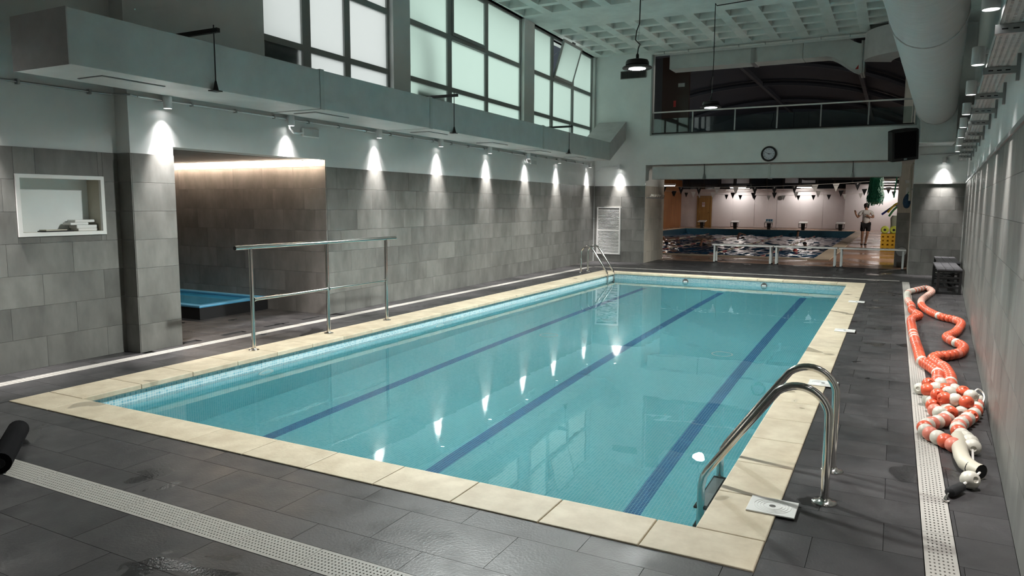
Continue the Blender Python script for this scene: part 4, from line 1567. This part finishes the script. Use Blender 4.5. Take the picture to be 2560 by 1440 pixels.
for j in range(NYW + 1):
    for i in range(NXW + 1):
        x_, y_ = BX0 + (BX1 - BX0) * i / NXW, BY0 + (BY1 - BY0) * j / NYW
        h_ = .050 * noise.noise((x_ * 1.5, y_ * 1.3, 0)) + .045 * noise.noise((x_ * 3.6, y_ * 2.6, 7)) + .014 * noise.noise((x_ * 7, y_ * 5, 3))
        wv.append((x_, y_, -.35 + h_))
me.from_pydata(wv, [], [(j * (NXW + 1) + i, j * (NXW + 1) + i + 1, (j + 1) * (NXW + 1) + i + 1, (j + 1) * (NXW + 1) + i) for j in range(NYW) for i in range(NXW)])
me.polygons.foreach_set('use_smooth', [True] * len(me.polygons))
me.materials.append(MATS['hall_water'])
tag(link('lap_pool_water', me), 'choppy dark blue water glittering in the far lap pool', 'water', kind='stuff')

# walls
hw = MB().box(-12.55, -2.9, HY1, HY1 + .2, 0, 2.52)
wfar = struct('wall_hall_far', hw, 'hall_wall', label='pale wall at the far end of the second hall')
x = -11.5
while x < -3:
    obj('panel', MB().box(x + .006, min(x + 1.44, -2.91) - .006, HY1 - .02, HY1, .04, 2.50), 'hall_wall', wfar)
    x += 1.45
struct('wall_hall_step', MB().box(-2.9, HX1 + .2, 51.25, HY1 + .2, 0, 2.9), 'hall_wall', label='white wall stepping forward at the right of the second hall')
struct('wall_hall_left', MB().box(HX0 - .2, HX0, 20.67, HY1 + .2, 0, 3.3), 'wood_wall', label='orange-brown wood panelled wall of the second hall')
struct('wall_hall_right', MB().box(HX1, HX1 + .2, 20.67, HY1 + .2, 0, 4.5), 'hall_wall')
struct('wall_hall_corner', MB().box(HX0, -12.55, HY1 - .0, HY1 + .2, 0, 2.52), 'hall_wall')
d = struct('door_1', MB().box(-12.45, -11.62, HY1 - .03, HY1 - .001, .001, 2.10), 'wood_door', label='plain brown door with a notice at the far end of the hall')
obj('door_frame', MB().grid([-12.55, -12.46, -11.61, -11.52], [.001, 2.11, 2.20], lambda i, j: i != 1 or j == 1, HY1 - .05, HY1 - .001, lambda u, v, w: (u, w, v)), 'wood_door', d)
obj('handle', MB().box(-11.72, -11.68, HY1 - .08, HY1 - .03, 1.0, 1.06), 'steel', d)
nt = obj('notice', MB().box(-12.20, -12.0, HY1 - .034, HY1 - .0302, 1.42, 1.74), 'paper', d)
obj('red_circle', MB().tube([(-12.10 + .06 * math.cos(2 * math.pi * i / 20), HY1 - .036, 1.62 + .06 * math.sin(2 * math.pi * i / 20)) for i in range(20)], .012, 5, closed=True), 'red_plastic', nt)
single('round_sign', MB().tube([(-6.96, HY1 - .045, 2.04), (-6.96, HY1 - .021, 2.04)], .145, 24), 'bin_grey', 'round dark disc on the far hall wall', 'wall disc')

# glazed spectators' gallery above the far wall
gl = struct('window_4', MB().box(HX0, HX1, HY1 + .25, HY1 + .3, 2.52, 6.5), 'dark_glazing', label='dark glazed gallery above the far hall wall')
obj('sill', MB().box(HX0, -2.9, HY1 - .15, HY1 + .25, 2.52, 2.66), 'hall_wall', gl)
obj('rail', MB().box(HX0, HX1, HY1 + .18, HY1 + .24, 2.95, 3.0), 'black_metal', gl)
mm = mesh('mullion', MB().box(-.045, .045, -.08, .03, 0, 3.6), 'black_metal')
for i in range(14):
    link('mullion', mm, gl, (-13.2 + i * 1.06, HY1 + .22, 2.66))
pm = mesh('pale_reflection', MB().box(-.42, .42, -.01, .01, 0, .62), 'clock_face')  # pale plates painted in as reflections on the dark glazing
for i in (2, 3, 6, 7):
    link('pale_reflection', pm, gl, (-12.67 + i * 1.06, HY1 + .23, 3.05))

# vaulted dark roof with ribs
def arc(y, r_extra, n=28):
    cx_, zc_, R_, H_ = -6.5, 2.9, 9.6, 5.0
    out = []
    for i in range(n + 1):
        a = math.pi * i / n
        out.append((cx_ - (R_ + r_extra) * math.cos(a), y, zc_ + (H_ + r_extra) * math.sin(a)))
    return out


vm = MB()
a0, a1 = arc(20.67, .05), arc(HY1 + .5, .05)
vm.v = a0 + a1 + arc(20.67, .25) + arc(HY1 + .5, .25)
n = len(a0)
for i in range(n - 1):
    vm.f += [(i, i + 1, n + i + 1, n + i), (2 * n + i, 3 * n + i, 3 * n + i + 1, 2 * n + i + 1)]
roof = struct('ceiling_hall', vm, 'hall_dark', smooth=True, label='dark vaulted roof of the second hall')
for y in (23.5, 28.5, 34, 40, 46.5):
    obj('rib', MB().tube(arc(y, -.12), .13, 6), 'hall_rib', roof)
for x, z in ((-6.5, 7.75), (-1.6, 7.0)):
    obj('purlin', MB().box(x - .08, x + .08, 20.8, HY1, z - .1, z + .1), 'hall_rib', roof)
struct('wall_hall_end', MB().box(HX0 - 3, HX1 + 2, HY1 + .6, HY1 + .8, 2.5, 8.2), 'hall_dark')
struct('wall_hall_front', MB().grid([HX0 - 3, -7.75, 1.62, HX1 + 2], [0, OZ, GZ0 - .01, 5.75, 8.2], lambda i, j: not (i == 1 and j in (0, 1, 2)), 20.45, 20.66, lambda u, v, w: (u, w, v)), 'hall_dark')
struct('ceiling_gallery', MB().box(-7.75, 1.62, 19.13, 20.45, 5.75, 5.85), 'hall_dark')
struct('wall_gallery_side', MB().box(.6, .8, 19.13, 20.45, GZ0 - .01, 5.74), 'hall_dark')

pc = struct('pillar_hall', MB().box(.035, .45, 21.32, 22.0, 0, 5.0), 'wall_tile_pale', label='beige pillar behind the bin at the edge of the hall')
tile_wall(pc, lambda u, n, z: (u, 21.32 - n - .010, z), 0, -1, .035, .45, 0, 1.38, 'wall_tile', shift=0, L=.42)
struct('beam_hall', MB().box(-1.0, HX1, 23.1, 23.5, 2.95, 3.10), 'hall_rib', label='steel beam the green net hangs from')
# hall lamps: washers over the far wall, unseen side lamps added for brightness
def washer(x, y, z, label, power, direction):
    t = thing('wall_washer', label, 'lamp', (x, y, z), group='wall washers of the second hall')
    obj('housing', MB().box(x - .55, x + .55, y - .10, y + .10, z + .02, z + .14), 'white_enamel', t)
    obj('tube', MB().box(x - .5, x + .5, y - .06, y + .06, z - .01, z + .02), 'hall_lamp_glow', t)
    spot('lamp_light', (0, 0, -.05), power, 165, .6, (1, .94, .88), .2, direction, parent=t)


washer(-9.6, HY1 - .9, 2.72, 'bright lamp over the far hall wall near the door', P_HALL, (0, .25, -1))
washer(-5.45, HY1 - .9, 2.72, 'bright lamp over the far hall wall towards the middle', P_HALL, (0, .25, -1))
washer(-.6, 50.3, 3.0, 'added fill lamp in front of the stepped white wall of the hall', P_HALL * 2, (0, .35, -1))  # added only to brighten the stepped wall
washer(-13.0, 46.0, 2.75, 'lamp over the wood panelled wall of the hall', P_HALL * .7, (-.5, .3, -1))
for k, y in enumerate((24.5, 30.0, 42.0)):  # unseen lamps added to brighten the coach, jamb and crate
    t = thing('side_fill_lamp', 'added fill lamp out of sight on the side wall of the second hall, %s from the passage' % ORD[k], 'lamp', (HX1 - .05, y, 2.9), group='fill lamps added to the second hall')
    obj('housing', MB().box(HX1 - .10, HX1 - .001, y - .25, y + .25, 2.9, 3.05), 'white_enamel', t)
    obj('lens', MB().box(HX1 - .11, HX1 - .10, y - .22, y + .22, 2.92, 3.03), 'hall_lamp_glow', t)
    spot('lamp_light', (-.09, 0, .05), P_HALL * (7, 5, 4)[k], 150, .6, (1, .90, .80), .15, ((-1, -.05, -.28), (-1, .5, -.4), (-1, 0, -.35))[k], parent=t)

# starting blocks
def block(x, label, extra=False):
    y = 49.05
    t = thing('starting_block', label, 'starting block', (x, y, .0), group='starting blocks at the far end of the lap pool')
    obj('platform', MB().hexa([(x - .25, y - .28, .42), (x + .25, y - .28, .42), (x + .25, y + .30, .50), (x - .25, y + .30, .50), (x - .25, y - .28, .46), (x + .25, y - .28, .46), (x + .25, y + .30, .54), (x - .25, y + .30, .54)]), 'white_enamel', t)
    obj('pedestal', MB().hexa([(x - .09, y - .1, .001), (x + .09, y - .1, .001), (x + .09, y + .12, .001), (x - .09, y + .12, .001), (x - .12, y - .14, .44), (x + .12, y - .14, .44), (x + .12, y + .14, .47), (x - .12, y + .14, .47)]), 'black_metal', t)
    obj('grip_bar', MB().tube([(x - .23, y - .26, .44), (x - .23, y - .30, .17), (x + .23, y - .30, .17), (x + .23, y - .26, .44)], .022, 6), 'black_metal', t)


for x, s in zip((-11.40, -9.25, -7.14, -5.09, -2.95), ('in front of the brown door', 'nearest to the brown door but one', 'with blue pots on top', 'behind the swimmer at the wall', 'in front of the stepped white wall')):
    block(x, 'white topped starting block ' + s)
for i in range(3):
    single('blue_pot', MB().lathe([(.055, 0), (.07, .13), (.06, .14)], 10, (-7.28 + .14 * i, 49.1, .532)), 'tub_blue', 'blue pot on a starting block, %s of three' % ORD[i], 'pot', 'pots on the starting block', smooth=True)

# lane ropes on the lap pool: red and cream bands
def banded():
    m = mat('lane_band', (.6, .5, .38), r=.5)
    N, L = m.node_tree.nodes, m.node_tree.links
    g = N.new('ShaderNodeNewGeometry')
    sx = N.new('ShaderNodeSeparateXYZ')
    L.new(g.outputs['Position'], sx.inputs[0])
    mo = N.new('ShaderNodeMath')
    mo.operation = 'MODULO'
    mo.inputs[1].default_value = 2.4
    L.new(sx.outputs[1], mo.inputs[0])
    gt = N.new('ShaderNodeMath')
    gt.operation = 'GREATER_THAN'
    gt.inputs[1].default_value = 1.5
    L.new(mo.outputs[0], gt.inputs[0])
    mx = N.new('ShaderNodeMix')
    mx.data_type = 'RGBA'
    mx.inputs['A'].default_value = (.62, .55, .42, 1)
    mx.inputs['B'].default_value = (.30, .05, .05, 1)
    L.new(gt.outputs[0], mx.inputs['Factor'])
    L.new(mx.outputs['Result'], N['Principled BSDF'].inputs['Base Color'])


banded()
for x, s in zip((-10.75, -8.70, -6.20, -4.31), ('nearest the wood panelled wall', 'second from the wood panelled wall', 'behind the first white bench', 'nearest the coach')):
    P = [(x, BY0 + .05 + i * .6, -.345 + .012 * math.sin(i * 1.7)) for i in range(43)]
    single('lane_line_rope', MB().tube(P, .042, 6), 'lane_band', 'red and cream lane rope floating on the lap pool, ' + s, 'lane rope', 'lane ropes floating on the lap pool', org=(x, 35, -.3))

# backstroke pennants on strings
def bunting(y, z0, sag, x0, x1, step, ph, label):
    t = thing('pennant_string', label, 'bunting', ((x0 + x1) / 2, y, z0), group='pennant strings over the lap pool')
    zz = lambda x: z0 - sag * (1 - ((x - (x0 + x1) / 2) / ((x1 - x0) / 2)) ** 2)
    obj('string', MB().tube([(x0 + (x1 - x0) * i / 24, y, zz(x0 + (x1 - x0) * i / 24)) for i in range(25)], .006, 4), 'cord', t)
    k = 0
    x = x0 + ph
    while x < x1 - .2:
        if -8.8 < x * 1.0 and x < .4 or y > 30:
            m_ = ('cloth_white', 'cloth_dark', 'cloth_dark', 'cloth_white', 'cloth_dark')[(k * 3 + int(y)) % 5]
            z = zz(x)
            pn = obj('pennant', MB().add([(x - .11, y - .002, z), (x + .11, y - .002, z), (x + .005, y - .03, z - .29), (x - .11, y + .002, z), (x + .11, y + .002, z), (x + .005, y - .026, z - .29)],
                                         [(0, 1, 2), (5, 4, 3), (0, 3, 4, 1), (1, 4, 5, 2), (2, 5, 3, 0)]), m_, t)
            if y < 30:
                text('letter', 'Z' if m_ == 'cloth_dark' else 'ZOGGS', .10 if m_ == 'cloth_dark' else .045, 'cloth_white' if m_ == 'cloth_dark' else 'ink', pn,
                     Matrix.Translation(Vector((x, y - .010, z - .07)) - t.location) @ Matrix.Rotation(rad(90), 4, 'X'), .0005)
        k += 1
        x += step
    return t


bunting(27.9, 2.62, .40, HX0, HX1, .68, .25, 'string of black and white pennants closest to the passage')
bunting(35.0, 2.55, .42, HX0, HX1, .92, .5, 'string of pennants halfway along the lap pool')
bunting(43.3, 2.50, .40, HX0, HX1, .78, .3, 'string of pennants nearest the starting blocks')

# ------------------------------------------------------------------ clutter at the right of the second hall
# rescue net bundle hanging from the passage soffit edge
nb = thing('net_bundle', 'thick bundle of green netting hanging beside the coach', 'net', (-.52, 23.2, 2.9))
rnd = random.Random(3)
mb = MB()
for k in range(90):
    a, r = rnd.uniform(0, 6.28), rnd.uniform(.06, .21)
    P = []
    zlo = 1.55 + rnd.uniform(0, .22)
    for i in range(9):
        t = i / 8
        w = r * (.55 + .75 * t - .25 * (t > .9))
        aa = a + rnd.uniform(-.35, .35)
        P.append((-.53 + w * math.cos(aa), 23.2 + w * .8 * math.sin(aa), 2.72 + (zlo - 2.72) * t))
    mb.tube(P, .009, 3, caps=False)
tag(obj('net_strands', mb, 'net_green', nb), kind='stuff')
core = [(.06, 2.75), (.12, 2.55), (.13, 2.2), (.17, 1.85), (.15, 1.66), (.05, 1.60)]
obj('net_core', MB().lathe([(r, z) for r, z in reversed(core)], 14, (-.53, 23.2, 0)), 'net_green', nb, smooth=True)
for k in range(4):
    r = .05 + .025 * k
    obj('coil', MB().tube([(-.50 + r * math.cos(2 * math.pi * i / 20), 22.98, 2.42 + r * math.sin(2 * math.pi * i / 20)) for i in range(20)], .012, 5, closed=True), 'net_green', nb)
obj('hanging_rope', MB().tube([(-.53, 23.2, 2.7), (-.53, 23.2, 2.95)], .015, 6), 'net_green', nb)
single('green_rope', MB().tube(spline([(-.02, 23.4, 2.95), (-.02, 23.4, 2.4), (-.05, 23.4, 2.0), (-.07, 23.4, 1.72)], .1), .02, 6), 'net_green', 'loose dark green rope hanging between the net and the pier', 'rope', smooth=True)
# canopy over the deck
single('dark_canopy', MB().hexa([(-4.6, 40, 2.95), (-1.2, 40, 2.95), (-1.2, 44, 2.95), (-4.6, 44, 2.95), (-3.4, 40, 3.5), (-1.0, 40, 3.5), (-1.0, 44, 3.5), (-3.4, 44, 3.5)]), 'black_cloth', 'black canopy hanging over the far end of the hall', 'canopy')
# wall pipes between net and pier
for z in (2.55, 2.30, 2.18):
    single('hall_pipe', MB().tube([(-.6, 30.5, z), (HX1 - .001, 30.5, z)], .035, 8), 'steel_dull', 'steel pipe crossing the hall wall behind the net, at height %s' % {2.55: 'highest', 2.30: 'middle', 2.18: 'lowest'}[z], 'pipe', 'pipes behind the net', smooth=True)
vb_ = thing('valve_box', 'white valve boxes on the edge of the passage pier', 'valve box', (.30, 20.75, 2.0))
obj('box', MB().box(.17, .32, 20.68, 20.85, 2.12, 2.20), 'white_plastic', vb_)
obj('box', MB().box(.20, .32, 20.68, 20.82, 1.82, 2.02), 'white_plastic', vb_)
# downpipe on the pier
dp = thing('down_pipe', 'cream pipe running down the inside of the passage pier', 'pipe', (.28, 19.3, 1.9))
obj('pipe', MB().tube(spline([(.30, 19.05, 2.52), (.285, 19.2, 2.49), (.275, 19.32, 2.42), (.272, 19.35, 2.2), (.272, 19.35, 1.62)], .06), .024, 8), 'hose', dp, smooth=True)
obj('bracket', MB().box(.27, .325, 19.33, 19.37, 1.93, 1.95), 'steel_dull', dp)
# blue bag of nets on the pier
bg_ = thing('mesh_bag', 'dark blue mesh bag hanging on the passage pier', 'bag', (.23, 19.7, 1.85))
obj('bag', MB().lathe([(.02, 1.50), (.06, 1.53), (.085, 1.62), (.08, 1.72), (.05, 1.80), (.02, 1.84)], 12, (.225, 19.9, 0)), 'blue_fabric', bg_, smooth=True)
obj('strap', MB().tube([(.225, 19.9, 1.83), (.27, 19.9, 1.92), (.318, 19.9, 1.95)], .010, 6), 'green_foam', bg_)
# bin
bn = thing('waste_bin', 'grey swing-top bin standing in the passage', 'bin', (.19, 21.1, 0))
obj('bin_body', MB().hexa([(.10, 21.0, .001), (.275, 21.0, .001), (.275, 21.25, .001), (.10, 21.25, .001), (.075, 20.97, .40), (.30, 20.97, .40), (.30, 21.28, .40), (.075, 21.28, .40)]), 'bin_grey', bn, bevel=.012)
obj('bin_lid', MB().tube([(.19, 20.96, .40), (.19, 21.29, .40)], .115, 16), 'steel_dull', bn, smooth=True)
# crate of float discs
cr = thing('float_crate', 'yellow perforated crate at the edge of the hall deck', 'crate', (-.17, 28.4, 0))
us_, vs_ = [-.40], [0.001]
for i in range(3):
    us_ += [-.36 + i * .15, -.30 + i * .15]
for i in range(4):
    vs_ += [.07 + i * .135, .12 + i * .135]
us_.append(.06)
vs_.append(.60)
obj('front_panel', MB().grid(us_, vs_, lambda i, j: not (i % 2 and j % 2), 28.10, 28.12, lambda u, v, w: (u, w, v)), 'yellow_plastic', cr)
obj('side_panel', MB().box(-.40, -.38, 28.121, 28.70, .001, .60), 'yellow_plastic', cr)
obj('side_panel', MB().box(.04, .06, 28.121, 28.70, .001, .60), 'yellow_plastic', cr)
obj('back_panel', MB().box(-.38, .04, 28.68, 28.70, .001, .60), 'yellow_plastic', cr)
obj('base_panel', MB().box(-.38, .04, 28.121, 28.68, .04, .06), 'yellow_plastic', cr)
dm = mesh('float_ring', MB().lathe([(.04, -.05), (.10, -.05), (.13, -.02), (.13, .02), (.10, .05), (.04, .05)], 18), 'lime_foam', smooth=True)
hm = mesh('hole', MB().lathe([(.042, -.0505), (.042, .0505)], 14), 'ink')
for k, (x, y, z, s) in enumerate(((-.29, 28.21, .735, 'left in front'), (-.015, 28.21, .735, 'right in front'), (-.29, 28.50, .735, 'left at the back'), (-.015, 28.50, .735, 'right at the back'))):
    t = thing('float_ring', 'lime green float ring on the yellow crate, ' + s, 'float', (x, y, z), 0, 'float rings on the crate')
    o = link('ring', dm, t)
    o.rotation_euler = (rad(90), 0, 0)
    o2 = link('hole', hm, t)
    o2.rotation_euler = o.rotation_euler
wb = thing('net_bag', 'white bag standing behind the yellow crate', 'bag', (.05, 29.1, 0))
obj('bag_body', MB().lathe([(.17, .001), (.20, .4), (.19, .9), (.21, 1.12), (.15, 1.22), (.06, 1.24)], 14, (.06, 29.05, 0)), 'bag_white', wb, smooth=True)
for k, (m_, P, lab) in enumerate((('blue_foam', [(-.44, 29.75, 1.24), (-.2, 29.75, 1.44), (.0, 29.75, 1.58), (.16, 29.75, 1.5)], 'blue foam noodle sticking out beside the crate'),
                                  ('yellow_foam', [(-.25, 29.40, 1.32), (-.10, 29.40, 1.52), (.04, 29.40, 1.64), (.2, 29.40, 1.60)], 'yellow foam noodle bent over the white bag'),
                                  ('green_foam', [(-.20, 29.57, 1.18), (-.10, 29.57, 1.36), (.02, 29.57, 1.50), (.18, 29.57, 1.55)], 'green foam noodle under the yellow one'))):
    P = P + [(P[-1][0] + .10, P[-1][1], 1.2), (P[-1][0] + .12, P[-1][1], .038)]
    single('foam_noodle', MB().tube(spline(P, .06), .036, 8), m_, lab, 'noodle', 'foam noodles in the hall', smooth=True)


# ------------------------------------------------------------------ people
def skin(name, V, E, m, parent, sub=1, root=0):
    names = list(V)
    me = bpy.data.meshes.new(name)
    me.from_pydata([V[k][:3] for k in names], [(names.index(a), names.index(b)) for a, b in E], [])
    o = link(name, me, parent)
    o.modifiers.new('Skin', 'SKIN')
    for i, k in enumerate(names):
        r = V[k][3]
        me.skin_vertices[0].data[i].radius = (r, r) if not isinstance(r, tuple) else r
        me.skin_vertices[0].data[i].use_root = i == root
    s = o.modifiers.new('Subdivision', 'SUBSURF')
    s.levels = s.render_levels = sub + 1
    me.materials.append(MATS[m])
    return o


def chain(E, *ks):
    E += list(zip(ks[:-1], ks[1:]))


V, E = {}, []
V['pelvis'] = (0, 0, .86, .125)
V['belly'] = (.005, 0, 1.0, .120)
V['chest'] = (.005, 0, 1.18, .140)
V['upper'] = (.005, .01, 1.30, .105)
V['neck'] = (0, .01, 1.375, .055)
V['jaw'] = (-.012, -.01, 1.45, .062)
V['skull'] = (-.012, .0, 1.535, .086)
V['crown'] = (-.010, .01, 1.60, .060)
chain(E, 'pelvis', 'belly', 'chest', 'upper', 'neck', 'jaw', 'skull', 'crown')
V['hipL'] = (-.095, 0, .82, .095)
V['kneeL'] = (-.100, -.02, .45, .055)
V['calfL'] = (-.105, .02, .30, .052)
V['ankleL'] = (-.105, .03, .075, .034)
V['toeL'] = (-.112, -.13, .030, .028)
V['hipR'] = (.095, 0, .82, .095)
V['kneeR'] = (.085, -.07, .46, .055)
V['calfR'] = (.060, -.01, .30, .052)
V['ankleR'] = (.030, .01, .085, .034)
V['toeR'] = (.020, -.16, .035, .028)
for s in 'LR':
    chain(E, 'pelvis', 'hip' + s, 'knee' + s, 'calf' + s, 'ankle' + s, 'toe' + s)
V['shL'] = (-.185, .01, 1.295, .062)
V['elL'] = (-.300, -.04, 1.075, .042)
V['wrL'] = (-.385, -.14, 1.235, .029)
V['paL'] = (-.400, -.155, 1.295, .034)
V['shR'] = (.195, .01, 1.295, .062)
V['elR'] = (.270, -.02, 1.085, .042)
V['wrR'] = (.130, -.17, 1.120, .029)
V['paR'] = (.075, -.19, 1.145, .034)
for s in 'LR':
    chain(E, 'upper', 'sh' + s, 'el' + s, 'wr' + s, 'pa' + s)
for s, d, w in (('L', Vector((-.15, -.2, 1)).normalized(), Vector((1, -.3, 0)).normalized()), ('R', Vector((-1, -.2, .45)).normalized(), Vector((.1, -.5, 1)).normalized())):
    c = Vector(V['pa' + s][:3])
    for i, L_ in enumerate((.066, .078, .074, .058)):
        b = c + d * .022 + w * (-.024 + .016 * i)
        V['f%s%d' % (s, i)] = (*b, .010)
        V['g%s%d' % (s, i)] = (*(b + d * L_ * .55 + Vector((0, -.012, 0))), .009)
        V['h%s%d' % (s, i)] = (*(b + d * L_ * .85 + Vector((0, -.038, 0))), .008)
        chain(E, 'pa' + s, 'f%s%d' % (s, i), 'g%s%d' % (s, i), 'h%s%d' % (s, i))
    b = c - d * .01 + w * .034
    V['t%s0' % s] = (*b, .012)
    V['t%s1' % s] = (*(b + d * .035 + w * .02), .009)
    chain(E, 'pa' + s, 't%s0' % s, 't%s1' % s)
co = thing('person', 'person in a white T-shirt, black shorts and dark cap gesturing on the far deck', 'person', (-1.035, 32.67, 0))
body = skin('body', V, E, 'skin', co)
SV, SE = {}, []
SV['a'] = (0, 0, .80, .150)
SV['b'] = (.004, 0, .98, .150)
SV['c'] = (.005, 0, 1.18, .158)
SV['d'] = (.005, .01, 1.315, .105)
SV['sl'] = (-.185, .01, 1.295, .078)
SV['el'] = (-.262, -.025, 1.150, .080)
SV['sr'] = (.195, .01, 1.295, .078)
SV['er'] = (.252, -.005, 1.150, .080)
chain(SE, 'a', 'b', 'c', 'd')
chain(SE, 'd', 'sl', 'el')
chain(SE, 'd', 'sr', 'er')
shirt = skin('t_shirt', SV, SE, 'cloth_white', co)
text('chest_print', 'ZOGGS', .085, 'ink', co, Matrix.Translation((-.01, -.172, 1.20)) @ MX)
HV, HE = {}, []
HV['w'] = (0, 0, .82, .148)
HV['l'] = (-.100, 0, .78, .105)
HV['lk'] = (-.105, -.015, .50, .098)
HV['r'] = (.100, 0, .78, .105)
HV['rk'] = (.095, -.055, .50, .098)
chain(HE, 'w', 'l', 'lk')
chain(HE, 'w', 'r', 'rk')
skin('shorts', HV, HE, 'cloth_dark', co)
cap = obj('cap', MB().lathe([(.098, 1.545), (.100, 1.575), (.088, 1.625), (.055, 1.655), (.01, 1.665)], 18, (-.011, .002, 0)), 'hair_dark', co, smooth=True, local=True)
obj('cap_peak', MB().prism([(-.07, -.07), (-.075, -.13), (-.10, -.17), (-.02, -.175), (.04, -.14), (.06, -.08)], 1.548, 1.560), 'hair_dark', cap, local=True)
obj('hair', MB().lathe([(.05, 1.45), (.090, 1.48), (.096, 1.55)], 16, (-.006, .018, 0)), 'hair_dark', co, smooth=True, local=True)
for sx in (-.045, .015):
    obj('eye', MB().lathe([(.002, -.008), (.009, 0), (.002, .008)], 8, (sx, -.083, 1.527)), 'ink', co, local=True)
obj('nose', MB().hexa([(-.03, -.075, 1.485), (.0, -.075, 1.485), (.0, -.06, 1.485), (-.03, -.06, 1.485), (-.022, -.08, 1.52), (-.010, -.08, 1.52), (-.010, -.07, 1.52), (-.022, -.07, 1.52)]), 'skin', co, local=True)
obj('mouth', MB().box(-.035, .005, -.078, -.060, 1.448, 1.455), 'red_plastic', co, local=True)
for x in (-.108, .012):
    pass
for x, y, rz in ((-.108, -.055, .05), (.022, -.085, .15)):
    s_ = obj('sandal', MB().prism([(-.045, .11), (.045, .11), (.05, -.06), (.03, -.12), (-.035, -.12), (-.05, -.06)], .001, .022), 'cloth_dark', co, local=True)
    s_.location = (x, y, 0)
    s_.rotation_euler = (0, 0, rz)


def swimmer(loc, rz, label, cap_m, crawl=True, up=0):
    t = thing('person', label, 'person', (loc[0], loc[1], -.35), rz, 'swimmers in the lap pool')
    V, E = {}, []
    V['hip'] = (0, -.75, -.28, .12)
    V['chest'] = (0, -.28, -.20, .14)
    V['upper'] = (0, -.08, -.12, .10)
    V['neck'] = (0, .05, -.07 + up, .055)
    V['head'] = (0, .15, -.01 + up, .088)
    V['top'] = (0, .22, .03 + up, .065)
    chain(E, 'hip', 'chest', 'upper', 'neck', 'head', 'top')
    V['legL'] = (-.1, -1.2, -.30, .07)
    V['footL'] = (-.11, -1.6, -.25, .05)
    V['legR'] = (.1, -1.2, -.28, .07)
    V['footR'] = (.11, -1.6, -.18, .05)
    chain(E, 'hip', 'legL', 'footL')
    chain(E, 'hip', 'legR', 'footR')
    V['shL'] = (-.17, -.08, -.12, .06)
    V['shR'] = (.17, -.08, -.08, .06)
    chain(E, 'upper', 'shL')
    chain(E, 'upper', 'shR')
    if crawl:
        V['elR'] = (.30, .02, .32, .048)
        V['wrR'] = (.26, .30, .24, .033)
        V['haR'] = (.25, .42, .19, .03)
        chain(E, 'shR', 'elR', 'wrR', 'haR')
    else:
        V['elR'] = (.34, .18, -.05, .048)
        V['haR'] = (.30, .45, -.06, .03)
        chain(E, 'shR', 'elR', 'haR')
    V['elL'] = (-.24, .22, -.12, .048)
    V['haL'] = (-.20, .55, -.14, .03)
    chain(E, 'shL', 'elL', 'haL')
    skin('body', V, E, 'skin', t)
    obj('swim_cap', MB().lathe([(.098, 0), (.094, .04), (.065, .085), (.01, .10)], 14, (0, .17, .0 + up)), cap_m, t, smooth=True, local=True)
    obj('trunks', MB().lathe([(.13, -.02), (.145, .0), (.145, .16), (.12, .18)], 12), 'cloth_dark', t, smooth=True, local=True).matrix_local = \
        Matrix.Translation((0, -.84, -.28)) @ Matrix.Rotation(rad(-90), 4, 'X')


swimmer((-8.05, 34.6), rad(-70), 'front crawl swimmer with a bent arm over the water, in the open lane', 'ink')
swimmer((-9.95, 35.8), rad(160), 'swimmer with a raised arm beside the passage jamb', 'ink')
swimmer((-7.85, 43.2), rad(-95), 'swimmer far down the lap pool, arm just out of the water', 'ink')
swimmer((-3.55, 35.7), rad(170), 'swimmer with goggles, head up above the third lane', 'ink', False, .16)
swimmer((-3.55, 31.4), rad(-8), 'swimmer nearest the benches, reddish head low in the water', 'red_plastic', False, .05)
swimmer((-5.25, 47.9), rad(0), 'swimmer resting at the far wall under a starting block', 'ink', False, .28)
